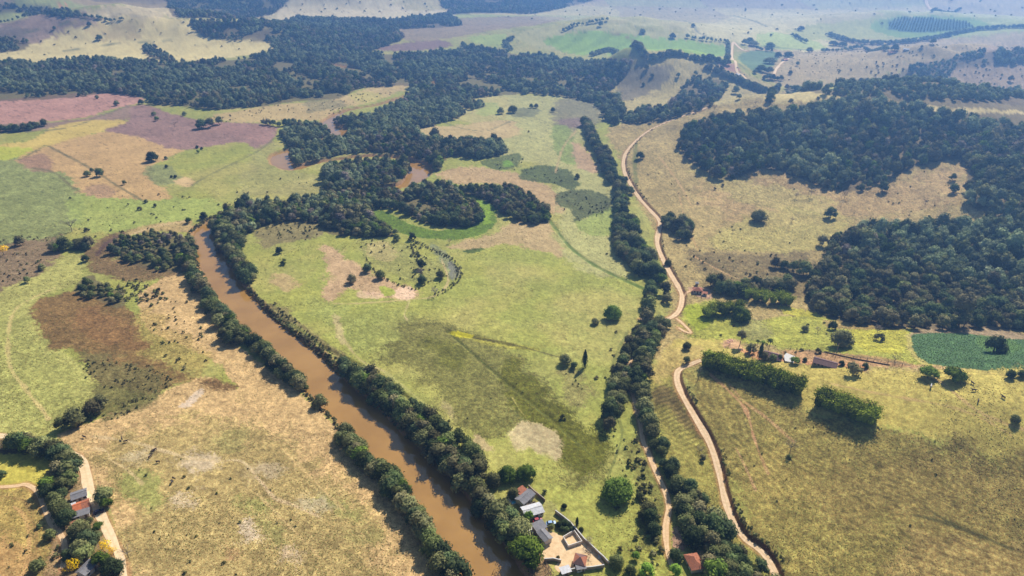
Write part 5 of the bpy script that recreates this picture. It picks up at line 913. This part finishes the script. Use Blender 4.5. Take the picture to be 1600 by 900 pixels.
SCRUB = [([(128, 555), (170, 560), (230, 570), (272, 590), (262, 606), (210, 640), (165, 656), (148, 640)], 3.2, .5), ([(190, 455), (260, 440), (330, 520), (340, 560), (300, 585), (250, 550), (215, 505)], 7, .7), ([(180, 440), (240, 445), (270, 470), (200, 480)], 5, 1.0),
    ([(0, 385), (90, 370), (90, 400), (40, 440), (0, 460)], 6, .6), ([(412, 480), (440, 480), (500, 530), (560, 575), (540, 590), (500, 565), (460, 520)], 3.6, .6), ([(540, 560), (600, 590), (650, 620), (700, 655), (730, 690), (760, 740), (740, 720), (690, 680), (640, 640), (590, 605)], 4.2, .6),
    ([(990, 690), (1008, 705), (1035, 765), (1036, 850), (1010, 860), (1005, 800), (985, 735)], 3.4, .8), ([(1040, 800), (1060, 820), (1080, 850), (1060, 800)], 4, .7), ([(965, 850), (1005, 830), (1040, 850), (1040, 880), (1000, 890), (960, 870)], 4, .8), ([(230, 720), (420, 740), (460, 820), (400, 900), (250, 900), (200, 800)], 11, .45),
    ([(400, 362), (440, 346), (500, 350), (500, 370), (460, 376)], 4.5, .6), ([(560, 380), (620, 378), (700, 420), (690, 455), (620, 440), (600, 420)], 8, .55), ([(640, 382), (660, 385), (665, 420), (645, 440)], 4, .7), ([(765, 255), (812, 244), (812, 262), (790, 265)], 6, .5), ([(815, 265), (885, 265), (902, 290), (860, 284)], 5, .5), ([(875, 300), (955, 310), (950, 330), (900, 346), (870, 316)], 5, .55),
    ([(1060, 240), (1240, 275), (1450, 260), (1480, 330), (1290, 390), (1100, 400), (1000, 320)], 17, .5), ([(1080, 400), (1270, 400), (1275, 450), (1100, 440)], 9, .7), ([(1060, 490), (1280, 495), (1400, 515), (1300, 550), (1100, 530)], 12, .5), ([(1480, 100), (1600, 100), (1600, 150), (1500, 135)], 12, 1), ([(1290, 120), (1400, 92), (1480, 90), (1400, 125)], 12, 1.3),
    ([(100, 310), (350, 300), (500, 270), (500, 305), (350, 330), (200, 370), (120, 370)], 16, .7), ([(330, 175), (440, 165), (600, 140), (620, 145), (520, 180), (350, 192)], 12, .7), ([(80, 830), (105, 820), (150, 850), (190, 900), (90, 900)], 4.5, .8), ([(78, 745), (110, 770), (105, 800), (80, 790)], 4, .7), ([(0, 770), (60, 775), (70, 880), (0, 900)], 8, .5), ([(1080, 620), (1100, 640), (1140, 740), (1130, 760), (1095, 680)], 6, .5),
    ([(780, 790), (800, 780), (806, 830), (812, 880), (795, 850)], 4, .8), ([(955, 520), (975, 520), (960, 640), (945, 640)], 8, .6), ([(880, 585), (905, 585), (912, 640), (885, 630)], 4.5, .35), ([(1100, 590), (1260, 640), (1500, 700), (1590, 800), (1300, 880), (1150, 760)], 16, .3), ([(1350, 85), (1480, 70), (1600, 80), (1600, 90), (1400, 110)], 14, 1), ([(1220, 80), (1380, 80), (1290, 120), (1220, 126)], 16, .7)]
PS, SS = [], []
for pts, sp, s in SCRUB:
    q = scatter(wpoly(pts), sp, .95); q = q[fbm(q[:, 0], q[:, 1], max(14, sp * 2.2), 2, 12) > .41]; q = q[river_clear(q, .6) & road_clear(q, .8)]; PS.append(q); SS.append(rng.uniform(.28, 1.45, len(q)) * s)
for pts, hw, sp, s_ in (([(640, 374), (675, 390), (708, 408), (718, 430), (702, 450), (680, 462)], 2.5, 3, .7), ([(568, 398), (590, 428), (625, 446), (650, 452), (668, 442)], 1.8, 3, .6), ([(645, 384), (652, 400), (660, 415)], 3, 3, .7), ([(412, 484), (440, 496), (470, 516), (500, 540), (525, 565)], 3, 3.2, .5), ([(735, 650), (800, 600), (820, 620)], .5, 9, .3),
                        ([(985, 690), (995, 730), (1010, 770), (1022, 820), (1020, 860)], 5, 6.5, .8), ([(955, 640), (962, 690), (975, 740), (992, 790)], 1.2, 4, .5), ([(830, 30), (1000, 20), (1200, 24), (1400, 20), (1600, 18)], 130, 90, 2.0), ([(440, 14), (560, 10), (680, 14)], 90, 60, 2.2), ([(900, 8), (1200, 6), (1600, 4)], 200, 120, 2.4), ([(1080, 45), (1180, 50), (1280, 48)], 60, 60, 2.0), ([(20, 92), (120, 60), (240, 50), (400, 66)], 60, 46, 1.3)):
    q = px_strip(pts, hw, sp, 0); q = q[road_clear(q, .6)]; PS.append(q); SS.append(rng.uniform(.4, 1.4, len(q)) * s_)
# bushes on the raw river edge and on the road cuttings
for pts, hw, sp, s in ((RIVER_PX[5:12], 12.6, 99, .6),):
    ln = river[30:96]; d = np.diff(ln, axis=0); nr = np.stack([-d[:, 1], d[:, 0]], 1) / np.hypot(*d.T)[:, None]
    for sg in (-1, 1):
        for rep in range(12 if sg < 0 else 7):
            t = rng.random(len(nr))[:, None]; q = ln[:-1] + d * t + nr * sg * (river_w[30:95][:, None] + rng.uniform(.4, 3.2, (len(nr), 1))); PS.append(q); SS.append(rng.uniform(.3, 1.0, len(q)))
for nm, a, b, off in (('hill_road', .05, .9, -3.6), ('valley_road', .25, .85, -3.6)):
    ln = roads[nm][0]; n = len(ln); ln = ln[int(a * n):int(b * n)]; d = np.diff(ln, axis=0); nr = np.stack([-d[:, 1], d[:, 0]], 1) / np.hypot(*d.T)[:, None]
    for rep in range(2):
        q = ln[:-1] + d * rng.random((len(d), 1)) + nr * (off + rng.uniform(-1.2, 1.2, (len(d), 1))); q = q[fbm(q[:, 0], q[:, 1], 16, 2, 5) > .44]; PS.append(q); SS.append(rng.uniform(.18, .62, len(q)))
q = np.concatenate(PS); s = np.concatenate(SS)
instances('scrub', np.stack([q[:, 0], q[:, 1], hf(q[:, 0], q[:, 1]) - .1], 1), FAR['scrub'], s, 'low scrub and scattered bushes of the marsh, banks and rough pastures', 'bushes')
q = scatter(crop, 1.35, .35); instances('crop_rows', np.stack([q[:, 0], q[:, 1], hf(q[:, 0], q[:, 1]) - .05], 1), FAR['crop'], rng.uniform(.3, .6, len(q)), 'dark green crop standing in the walled-off field at the right', 'crop')
pl = wpoly([(1390, 36), (1408, 28), (1480, 30), (1520, 38), (1500, 47), (1440, 50), (1396, 47)]); q = scatter(pl, 7, .12); instances('young_plantation', np.stack([q[:, 0], q[:, 1], hf(q[:, 0], q[:, 1])], 1), FAR['valley'], rng.uniform(.4, .55, len(q)), 'dark plantation of young trees in a green field on the far hill', 'plantation')
print('cover plants', len(s), round(time.time() - T0, 1))

# ------------------------------------------------------------------ water and roads
def ribbon(name, line, hw, zf, m, lift=.05, across=5):
    line = np.asarray(line); d = np.gradient(line, axis=0); nr = np.stack([-d[:, 1], d[:, 0]], 1) / (np.hypot(*d.T)[:, None] + 1e-9); hw = np.broadcast_to(hw, (len(line),))
    us = np.linspace(-1, 1, across); V = (line[:, None] + nr[:, None] * us[None, :, None] * hw[:, None, None]).reshape(-1, 2)
    Z = zf(V[:, 0], V[:, 1]) + lift; F = []
    for i in range(len(line) - 1):
        for j in range(across - 1): a = i * across + j; F.append([a, a + 1, a + across + 1, a + across][::-1])
    me = mesh(name, np.column_stack([V, Z]), F, m, True); at_ = me.attributes.new('across', 'FLOAT', 'POINT'); at_.data.foreach_set('value', np.tile(us, len(line)).astype(np.float32))
    return struct(link(name, me))
ribbon('river', river, river_w + 3.2, lambda x, y: np.full(len(x), WATER), M_water, 0, 3)
for k, (ln, wd, c, side, bh) in roads.items():
    L = np.concatenate([[0], np.cumsum(np.hypot(*np.diff(ln, axis=0).T))]); s = np.arange(0, L[-1], 1.6 if L[-1] < 1500 else 4); ln2 = np.column_stack([np.interp(s, L, ln[:, 0]), np.interp(s, L, ln[:, 1])])
    far = np.hypot(*ln2.T).mean(); wob = wd / 2 * (1 + .34 * (fbm(ln2[:, 0], ln2[:, 1], 12, 2, 8) - .5) * 2)
    ribbon(k, ln2, wob, lambda x, y: hf(x, y), M_road[c], .08 + max(0, far - 350) * .0004, 7)
print('roads', round(time.time() - T0, 1))
# ------------------------------------------------------------------ buildings
def box(x0, x1, y0, y1, z0, z1):
    V = [(x, y, z) for z in (z0, z1) for y in (y0, y1) for x in (x0, x1)]
    return V, [[0, 2, 3, 1], [4, 5, 7, 6], [0, 1, 5, 4], [2, 6, 7, 3], [0, 4, 6, 2], [1, 3, 7, 5]]
def slab(a, b, c, d, t):
    """sloping sheet through four corners with thickness t downwards"""
    V = [a, b, c, d] + [(p[0], p[1], p[2] - t) for p in (a, b, c, d)]
    return V, [[0, 1, 2, 3], [7, 6, 5, 4], [0, 4, 5, 1], [1, 5, 6, 2], [2, 6, 7, 3], [3, 7, 4, 0]]
def place(p1, p2, dz=0):
    g = at([p1, p2], dz); c = g.mean(0); d = g[1] - g[0]; return c, math.atan2(d[1], d[0]), float(np.hypot(*d))
def house(p1, p2, W, label, wallh=2.5, rise=1.2, kind='gable', roof=M_tile, roof2=None, wall=M_wall, name='house', cat='house', L=None, door=True, openings=3, chimney=False, ov=.35):
    c, a, l = place(p1, p2, wallh); L = L or l; hl, hw = L / 2, W / 2
    zb = min(H1(c[0] + dx, c[1] + dy) for dx in (-hl * .6, hl * .6) for dy in (-hw, hw))
    r = bpy.data.objects.new(name, None); col.objects.link(r); r.location = (c[0], c[1], zb); r.rotation_euler = (0, 0, a); tag(r, label, cat)
    V, F = box(-hl + .1, hl - .1, -hw + .1, hw - .1, -.5, wallh)
    if kind == 'gable':
        o = len(V); V += [(-hl + .1, 0, wallh + rise * .93), (hl - .1, 0, wallh + rise * .93)]; F = F[:1] + F[2:] + [[4, 6, o], [5, o + 1, 7]]
    link('wall', mesh('wall', V, F, wall), r)
    e = ov; zl = wallh - e * rise / hw + .06; zt = wallh + rise + .06
    if kind == 'gable':
        mids = [(-hl - e, hl + e, roof)] if not roof2 else [(-hl - e, -.0, roof), (.004, hl + e, roof2)]
        for x0, x1, m in mids:
            for s in (-1, 1):
                pts = [(x0, s * (hw + e), zl), (x1, s * (hw + e), zl), (x1, 0, zt), (x0, 0, zt)]
                if s > 0: pts = pts[::-1]
                link('roof_slope', mesh('roof_slope', *slab(*pts, .1), m), r)
        link('ridge', mesh('ridge', *box(-hl - e, hl + e, -.14, .14, zt - .05, zt + .07), roof), r)
    elif kind == 'shed':
        pts = [(-hl - e, -hw - e, wallh + .04), (hl + e, -hw - e, wallh + .04), (hl + e, hw + e, wallh + rise), (-hl - e, hw + e, wallh + rise)]
        link('roof_sheet', mesh('roof_sheet', *slab(*pts, .08), roof), r)
        link('gable_wall', mesh('gable_wall', [(-hl + .1, -hw + .1, wallh), (-hl + .1, hw - .1, wallh), (-hl + .1, hw - .1, wallh + rise * .92), (hl - .1, -hw + .1, wallh), (hl - .1, hw - .1, wallh), (hl - .1, hw - .1, wallh + rise * .92)], [[0, 1, 2], [5, 4, 3], [1, 4, 5, 2]], wall), r)
    elif kind == 'hip':
        q = max(.2, hl - hw); A = (-hl - e, -hw - e, zl); B = (hl + e, -hw - e, zl); Cc = (hl + e, hw + e, zl); D = (-hl - e, hw + e, zl); P_ = (-q, 0, zt); Q_ = (q, 0, zt)
        for pts in ([A, B, Q_, P_], [Cc, D, P_, Q_]): link('roof_slope', mesh('roof_slope', *slab(*pts, .1), roof), r)
        for pts in ([B, Cc, Q_], [D, A, P_]):
            VV = list(pts) + [(p[0], p[1], p[2] - .1) for p in pts]; link('hip_end', mesh('hip_end', VV, [[0, 1, 2], [5, 4, 3], [0, 3, 4, 1], [1, 4, 5, 2], [2, 5, 3, 0]], roof2 or roof), r)
    for s in (-1, 1):
        for k in range(openings):
            x = -hl + L * (k + .5) / openings
            if s == -1 and door and k == openings // 2:
                link('door', mesh('door', *box(x - .45, x + .45, s * (hw - .1) - .06, s * (hw - .1) + .06, 0, 2.05), M_wood), r)
            else: link('window', mesh('window', *box(x - .5, x + .5, s * (hw - .1) - .05, s * (hw - .1) + .05, 1.0, 2.0), M_glass), r)
    if chimney: link('chimney', mesh('chimney', *box(hl * .5, hl * .5 + .5, .2, .7, wallh, zt + .6), wall), r)
    return r
house((812, 783), (829, 768), 4.6, 'small house with grey roof behind the homestead orchard', roof=M_grey, rise=.9, L=7.6)
house((812, 770), (819, 765), 3.4, 'little red tiled annex on the small grey roofed house', kind='shed', roof=M_tile, rise=.7, openings=1, name='annex', cat='annex', L=3.8)
house((818, 800), (846, 792), 5.6, 'long house with whitish corrugated roof in the homestead', roof=M_white, rise=.8, openings=4)
house((835, 825), (850, 818), 3.9, 'low grey roofed shed next to the white concrete pad', kind='shed', roof=M_grey, rise=.5, name='shed', cat='shed', wall=M_block)
house((845, 829), (857, 843), 3.6, 'narrow grey gabled shed at the edge of the sandy yard', roof=M_grey, rise=.6, name='shed', cat='shed')
house((898, 872), (915, 876), 4.8, 'square house with orange brown tiled roof on the sandy yard', kind='hip', roof=M_tiled, roof2=M_tile, rise=1.3)
house((901, 886), (914, 884), 2.1, 'grey sheet porch below the square tiled house', kind='shed', roof=M_grey, rise=.2, wallh=2.1, name='porch', cat='porch', openings=2, wall=M_wall)
house((877, 892), (890, 888), 2.6, 'white sheet shelter at the lower wall of the yard', kind='shed', roof=M_white, rise=.2, wallh=2.0, name='shelter', cat='shelter', openings=1, wall=M_block)
house((1080, 867), (1090, 886), 5.0, 'cottage with clay tiled roof between the lane and the dark belt', kind='hip', roof=M_tile, rise=1.5, L=7.0)
house((114, 775), (132, 769), 4.8, 'grey roofed house uppermost in the left hamlet', roof=M_grey, rise=.8, L=5.6)
house((119, 792), (135, 786), 5.0, 'house with bright orange and faded tan roof halves', roof=M_orange, roof2=M_tile, rise=1.1, L=5.8)
house((108, 794), (116, 791), 4.0, 'white sheet roof joined to the orange roofed house', kind='shed', roof=M_white, rise=.3, L=2.7, name='annex', cat='annex', openings=1)
house((119, 804), (135, 799), 2.8, 'grey lean-to below the orange roofed house', kind='shed', roof=M_grey, rise=.5, L=5.6, wallh=2.1, name='lean_to', cat='shed', openings=2)
house((112, 819), (120, 816), 2.0, 'tiny tan roofed hut among the hamlet trees', kind='shed', roof=M_tile, rise=.3, L=2.4, wallh=1.9, name='hut', cat='hut', openings=1)
house((129, 893), (142, 880), 4.4, 'dark and grey roofed house at the bottom of the hamlet', roof=M_grey, rise=1.2, L=6, openings=2)
house((1194, 552), (1222, 555), 6.5, 'farmhouse with long old brown tiled roof beside the pool', roof=M_tiled, rise=1.4, openings=5)
house((1272, 562), (1309, 566), 6.0, 'long low barn with brown tiled roof left of the orange yard', roof=M_tiled, rise=1.2, wallh=2.2, openings=6, name='barn', cat='barn', wall=M_block)
house((1083, 451), (1097, 452), 5.0, 'cottage with red roof and blue grey walls above the bamboo grove', kind='hip', roof=M_tile, rise=1.3)
house((1098, 457), (1105, 458), 2.2, 'low tan shed beside the red roofed cottage', kind='shed', roof=M_tile, rise=.3, wallh=1.8, name='shed', cat='shed', openings=1)
house((1087, 442), (1091, 442), 2.0, 'tiny grey hut above the red roofed cottage', kind='shed', roof=M_grey, rise=.3, wallh=1.8, name='hut', cat='hut', openings=1)
house((1152, 114), (1156, 117), 6, 'white house beside the distant pale road', roof=M_white, L=9); house((1224, 93), (1229, 92), 7, 'pinkish house in the distant farm grove', roof=M_tile, L=10)
house((1391, 81), (1397, 80), 6, 'orange roofed building in the far valley', roof=M_tile, L=11); house((1414, 76), (1419, 75), 5, 'tiny white house in the far valley', roof=M_white, L=8)

def wall_run(pts, h, t, label, m, name='garden_wall', cat='wall', cap=None, z=None):
    W = at(pts, 0); c = W.mean(0); V, F = [], []; CV, CF = [], []
    zb = H1(*c)
    for a, b in zip(W[:-1], W[1:]):
        d = (b - a) / np.hypot(*(b - a)); n = np.array([-d[1], d[0]]) * t / 2; a2, b2 = a - d * t / 2, b + d * t / 2
        za, zb_ = H1(*a), H1(*b)
        for (VV, FF, z0, z1, k) in ((V, F, -.5, h, 1),) + (((CV, CF, h + .003, h + .12, 1.35),) if cap else ()):
            o = len(VV)
            for (p, zz) in ((a2, za), (b2, zb_)):
                for s in (-1, 1):
                    for q in (z0, z1): VV.append((p[0] + n[0] * s * k - c[0], p[1] + n[1] * s * k - c[1], zz + q - zb))
            FF += [[o + i for i in f] for f in ([0, 1, 5, 4], [2, 6, 7, 3], [1, 3, 7, 5], [0, 4, 6, 2], [0, 2, 3, 1], [4, 5, 7, 6])]
    o = link(name, mesh(name, V, F, m), None, (c[0], c[1], zb)); tag(o, label, cat)
    if cap: link('coping', mesh('coping', CV, CF, cap), o)
    return o
wall_run([(868, 802), (880, 811), (891, 820), (902, 833), (913, 846), (923, 855), (934, 866), (943, 874), (951, 883)], 1.7, .3, 'long pale block wall between the pasture and the sandy yard', M_block, cap=M_stone)
wall_run([(878, 897), (900, 892), (925, 890), (943, 887)], 1.7, .3, 'low dark wall closing the sandy yard at the bottom', M_block, cap=M_stone)
wall_run([(851, 877), (864, 876), (876, 879)], 1.5, .3, 'short wall between the yard and the huge bright tree', M_block, cap=M_stone)
wall_run([(826, 762), (834, 770), (843, 777), (851, 784)], 1.6, .25, 'short brown wall beside the small house', M_wood, cap=M_block)
wall_run([(812, 797), (822, 793), (836, 787)], 1.5, .2, 'brown fence wall behind the white roofed house', M_wood)
wall_run([(880, 842), (888, 856), (909, 849), (897, 832), (880, 842)], 1.5, .3, 'roofless enclosure with cream walls in the yard', M_wall, name='enclosure', cat='enclosure')
wall_run([(1288, 550), (1312, 556), (1340, 562), (1390, 571)], .6, .15, 'low brown fence line behind the barn', M_wood, name='yard_fence', cat='fence')
def pad(pts, m, name, label, cat, h=.12):
    W = at(pts, 0); c = W.mean(0); zb = max(H1(*p) for p in W); n = len(W)
    V = [(p[0] - c[0], p[1] - c[1], z) for z in (-.5, h) for p in W]; F = [list(range(n, 2 * n)), list(range(n))[::-1]] + [[i, (i + 1) % n, n + (i + 1) % n, n + i] for i in range(n)]
    o = link(name, mesh(name, V, F, m), None, (c[0], c[1], zb)); return tag(o, label, cat) if label else struct(o)
pad([(820, 832), (836, 832), (839, 825), (832, 820), (826, 823)], M_stone, 'concrete_pad', 'white concrete pad left of the low grey shed', 'paving')
pad([(788, 782), (797, 779), (800, 786), (793, 788)], M_stone, 'paving_strip', 'pale paving left of the little white rimmed pool', 'paving')
pad([(885, 845), (890, 852), (905, 847), (898, 839)], M_sand, 'enclosure_floor', None, None, .06)
# sandy yard
yl = wpoly([(846, 833), (866, 832), (880, 838), (896, 826), (915, 846), (930, 862), (944, 880), (940, 887), (905, 892), (878, 896), (866, 886), (876, 878), (862, 874), (850, 874), (846, 856)])
nn = len(yl); cc = yl.mean(0); rings = [yl * (1 - t) + cc * t for t in (0, .25, .5, .75)]
V = np.concatenate(rings + [cc[None]]); F = []
for r_ in range(3):
    for i in range(nn): F.append([r_ * nn + i, r_ * nn + (i + 1) % nn, (r_ + 1) * nn + (i + 1) % nn, (r_ + 1) * nn + i])
F += [[3 * nn + i, 3 * nn + (i + 1) % nn, 4 * nn] for i in range(nn)]
V3 = np.column_stack([V, hf(V[:, 0], V[:, 1]) + .06]); me_ = mesh('sandy_yard', V3, F, M_sand)
struct(link('sandy_yard', me_))
def pool(p, rx, ry, rot, label, round_=True):
    g = at([p])[0]; z = H1(*g); n = 20 if round_ else 4; T = [2 * math.pi * (k + (.5 if not round_ else 0)) / n for k in range(n)]; k_ = 1 if round_ else 1.3
    V, F = [], []
    for s, zz in ((1.0, -.2), (1.0, .16), (.8, .16), (.8, -.1)): V += [(math.cos(t) * rx * s * k_, math.sin(t) * ry * s * k_, zz) for t in T]
    for r_ in range(3): F += [[r_ * n + i, r_ * n + (i + 1) % n, (r_ + 1) * n + (i + 1) % n, (r_ + 1) * n + i] for i in range(n)]
    r = bpy.data.objects.new('swimming_pool', None); col.objects.link(r); r.location = (*g, z + .05); r.rotation_euler = (0, 0, rot); tag(r, label, 'pool')
    link('rim', mesh('rim', V, F, M_stone), r); link('water', mesh('water', [(math.cos(t) * rx * .81 * k_, math.sin(t) * ry * .81 * k_, .04) for t in T], [list(range(n))], M_pool), r)
pool((803, 785), 1.7, 1.1, .5, 'little oval pool with white rim by the small house')
pad([(1224, 559), (1228, 555), (1242, 558), (1240, 567), (1226, 566)], M_stone, 'pool_terrace', 'bright white terrace around the farm pool', 'paving')
pool((1231, 561), 2.4, 1.3, .2, 'blue pool on the white farm terrace', False)
def car(p, rot, m, label, van=False):
    g = at([p])[0]; r = bpy.data.objects.new('parked_car', None); col.objects.link(r); r.location = (*g, H1(*g)); r.rotation_euler = (0, 0, rot); tag(r, label, 'car')
    pr = [(-2.05, .35), (-2.1, .8), (-1.55, .95), (-.9, .98), (.95, .96), (1.95, .85), (2.05, .55), (2.0, .32)]
    V = [(x, s * .82, z) for s in (-1, 1) for x, z in pr]; n = len(pr); F = [list(range(n)), list(range(n, 2 * n))[::-1]] + [[i, n + i, n + (i + 1) % n, (i + 1) % n] for i in range(n)]
    link('body', mesh('body', V, F, m), r)
    cb = [(-1.75, .96), (-1.2, 1.42), (.35, 1.46), (1.1, .96)]
    V = [(x, s * (.74 if z < 1 else .6), z) for s in (-1, 1) for x, z in cb]; link('windows', mesh('windows', V, [[0, 1, 2, 3], [7, 6, 5, 4], [0, 4, 5, 1], [2, 6, 7, 3]], M_glass), r)
    link('roof', mesh('roof', *box(-1.22, .38, -.61, .61, 1.43, 1.49), m), r)
    for x in (-1.3, 1.3):
        for s in (-1, 1):
            T = [2 * math.pi * k / 12 for k in range(12)]; VV = [(x + .32 * math.cos(t), s * .82 + q, .32 + .32 * math.sin(t)) for q in (-.1, .1) for t in T]
            link('wheel', mesh('wheel', VV, [list(range(12)), list(range(12, 24))[::-1]] + [[k, 12 + k, 12 + (k + 1) % 12, (k + 1) % 12] for k in range(12)], M_tyre), r)
car((861, 819), .15, M_carb, 'pale blue car parked beside the dark vines'); car((840, 814), .3, M_carr, 'red car half hidden under the bright green tree'); car((155, 801), .5, M_card, 'dark car parked in the shade on the pale road'); car((1152, 106), 1.2, M_card, 'dark vehicle on the distant pale road'); car((1163, 117), 1.2, M_card, 'second dark vehicle beyond the far line of trees')
# rails of the cattle chute, posts, poles
def fence(pts, sp, h, label, rails=2, m=M_wood):
    W = at(pts); c = W[0]; zb = H1(*c); r = bpy.data.objects.new('fence', None); col.objects.link(r); r.location = (*c, zb); tag(r, label, 'fence')
    L = np.concatenate([[0], np.cumsum(np.hypot(*np.diff(W, axis=0).T))]); s = np.arange(0, L[-1] + .01, sp); Q = np.column_stack([np.interp(s, L, W[:, 0]), np.interp(s, L, W[:, 1])]); Z = hf(Q[:, 0], Q[:, 1])
    pm_ = mesh('post', *box(-.09, .09, -.09, .09, -.4, h), m)
    for q, z in zip(Q, Z): link('post', pm_, r, (q[0] - c[0], q[1] - c[1], z - zb))
    for k in range(rails):
        V, F = tube_geo([((Q[i][0] - c[0], Q[i][1] - c[1], Z[i] - zb + h * (k + 1) / (rails + .3)), (Q[i + 1][0] - c[0], Q[i + 1][1] - c[1], Z[i + 1] - zb + h * (k + 1) / (rails + .3)), .05, .05) for i in range(len(Q) - 1)], 4); link('rail', mesh('rail', V, F, m), r)
fence([(849, 884), (855, 892), (862, 902)], 1.8, 1.3, 'left rail of the wooden cattle chute below the short wall'); fence([(853, 882), (860, 890), (867, 900)], 1.8, 1.3, 'right rail of the wooden cattle chute below the short wall')
fence([(1235, 546), (1265, 549), (1300, 556), (1345, 562), (1420, 574)], 3.2, 1.6, 'post fence running behind the farmstead', 2)
fence([(1080, 462), (1090, 466), (1112, 467)], 2.5, 1.2, 'small fence in front of the red roofed cottage', 2)
fence([(1066, 520), (1080, 526), (1110, 528)], 3, 1.2, 'short fence above the hill road bend', 2)
fence([(1200, 860), (1206, 852), (1240, 885)], 4, 1.2, 'wire fence posts beside the bottom of the hill road', 1)
def pole(p, h, label, lean=0):
    g = at([p])[0]; r = bpy.data.objects.new('utility_pole', None); col.objects.link(r); r.location = (*g, H1(*g)); r.rotation_euler = (lean, lean, .4); tag(r, label, 'pole')
    link('shaft', mesh('shaft', *tube_geo([((0, 0, -.5), (0, 0, h), .16, .11)], 6), M_block), r); link('crossarm', mesh('crossarm', *box(-.9, .9, -.07, .07, h - .6, h - .45), M_wood), r)
pole((1306, 556), 8, 'thin pole standing behind the long barn'); pole((1091, 592), 7, 'thin leaning pole beside the hill road bend', .06); pole((1176, 560), 7, 'thin pole at the left end of the farmstead')
# dead branches sticking out of the river
V, F = tube_geo([((0, 0, -.6), (1.0, 1.6, 1.5), .12, .07), ((1.0, 1.6, 1.5), (1.9, 2.2, 1.2), .07, .04), ((.5, -.3, -.6), (1.6, .9, 1.0), .1, .06), ((1.6, .9, 1.0), (1.3, 1.9, 1.1), .06, .03), ((-.4, -1.0, -.5), (.4, .6, .9), .09, .04)], 5)
g = at([(768, 899)], WATER)[0]; tag(link('dead_branch', mesh('dead_branch', V, F, M_wood), None, (g[0], g[1], WATER)), 'dead forked branches sticking out of the river at the bottom edge', 'branch')
# heap of dark vines at the top of the yard
for k, (px, py, s) in enumerate(((874, 823, 3.2), (882, 821, 3.6), (889, 824, 3.2), (894, 830, 2.6), (878, 829, 2.6), (885, 830, 2.8))):
    g = at([(px, py)])[0]; o = tree('shrub', g[0], g[1], s * 1.25, 'dark_vine', 'dark low vine in the overgrown plot at the top of the yard', 'vine', 'dark vines in the yard', stretch=.8); o.data = KINDS['dense'][0][0]; o.scale = (s / 9,) * 3
for k, (px, py, c_, lab) in enumerate(((86, 790, M_white, 'white sheet lying in the garden left of the hamlet'), (83, 784, M_stone, 'pale slab lying among rubble left of the hamlet'), (1101, 463, M_white, 'white sheet lying below the red roofed cottage'), (937, 871, M_stone, 'pale slab leaning near the lower end of the long wall'))):
    g = at([(px, py)])[0]; o = link('loose_sheet', mesh('loose_sheet', *slab((-1.0, -.5, .35), (1, -.6, .3), (1.1, .6, .5), (-.9, .7, .45), .06), c_), None, (*g, H1(*g)), random.random() * 3); tag(o, lab, 'sheet')
# cattle
def cattle_mesh(m):
    S = [  # ring centre x, z, half width, half height along the trunk, neck and head
        (-1.05, 1.18, .16, .2), (-.85, 1.15, .3, .34), (-.3, 1.05, .36, .4), (.3, 1.05, .35, .4), (.75, 1.15, .27, .34), (1.05, 1.28, .17, .22), (1.3, 1.36, .14, .17), (1.5, 1.3, .12, .14), (1.75, 1.14, .07, .08)]
    V, F = [], []; n = 8
    for x, z, a, b in S: V += [(x, a * math.cos(2 * math.pi * k / n), z + b * math.sin(2 * math.pi * k / n)) for k in range(n)]
    for r_ in range(len(S) - 1): F += [[r_ * n + k, r_ * n + (k + 1) % n, (r_ + 1) * n + (k + 1) % n, (r_ + 1) * n + k][::-1] for k in range(n)]
    F += [list(range(n)), [(len(S) - 1) * n + k for k in range(n)][::-1]]
    sg = []
    for x in (-.82, .68):
        for s in (-.2, .2):
            kx = -.08 if x < 0 else .02; sg += [((x, s, 1.05), (x + kx, s, .55), .15, .08), ((x + kx, s, .55), (x - kx * .4, s, 0), .075, .05)]
    sg += [((-1.12, 0, 1.3), (-1.2, 0, .6), .04, .03), ((1.42, .1, 1.42), (1.38, .3, 1.46), .05, .02), ((1.42, -.1, 1.42), (1.38, -.3, 1.46), .05, .02)]
    v2, f2 = tube_geo(sg, 6); o = len(V); V += v2; F += [[o + i for i in f] for f in f2]
    return mesh('cattle', V, F, m, True)
cm = (cattle_mesh(M_cow), cattle_mesh(M_coww))
for k, (px, py, c_) in enumerate(((154, 650, 0), (143, 657, 0), (122, 669, 0), (239, 707, 0), (242, 704, 0), (235, 715, 0), (247, 723, 0), (272, 749, 0), (269, 755, 0), (132, 684, 0), (191, 687, 0), (197, 691, 0), (1519, 600, 0), (1521, 611, 0), (1528, 628, 0), (1567, 622, 0))):
    g = at([(px, py)])[0]; o = link('cow', cm[c_], None, (*g, H1(*g)), random.random() * 6.28, .9)
    tag(o, 'dark brown cow grazing on the dry field at the left' if px < 800 else 'dark brown cow grazing on the pasture hill right of the flat crowned trees', 'cow', 'cattle on the dry field' if px < 800 else 'cattle on the pasture hill')
g = at([(1454, 606)])[0]; tag(link('cow', cm[1], None, (*g, H1(*g)), 1.0, 1.15), 'pale grey cow below the two flat crowned trees', 'cow')

# ------------------------------------------------------------------ air
x = 17000; z0, z1 = -80, CAM_H + 60
zt = max([v for h in HILLS for v in (h[2],)]) + 70; z1 = max(z1, zt + 40)
V, F = box(-x, x, -x, x, z0, z1); hz = link('haze', mesh('haze', V, F, mat('haze_air', lambda n, out: None))); struct(hz, 'stuff')
hm = hz.data.materials[0].node_tree; pv = hm.nodes.new('ShaderNodeVolumePrincipled'); pv.inputs['Density'].default_value = HAZE_DENS; pv.inputs['Color'].default_value = (*HAZE_COL, 1); pv.inputs['Anisotropy'].default_value = .66
hm.links.new(pv.outputs[0], [q for q in hm.nodes if q.type == 'OUTPUT_MATERIAL'][0].inputs['Volume'])
print('done', round(time.time() - T0, 1), len(bpy.data.objects))
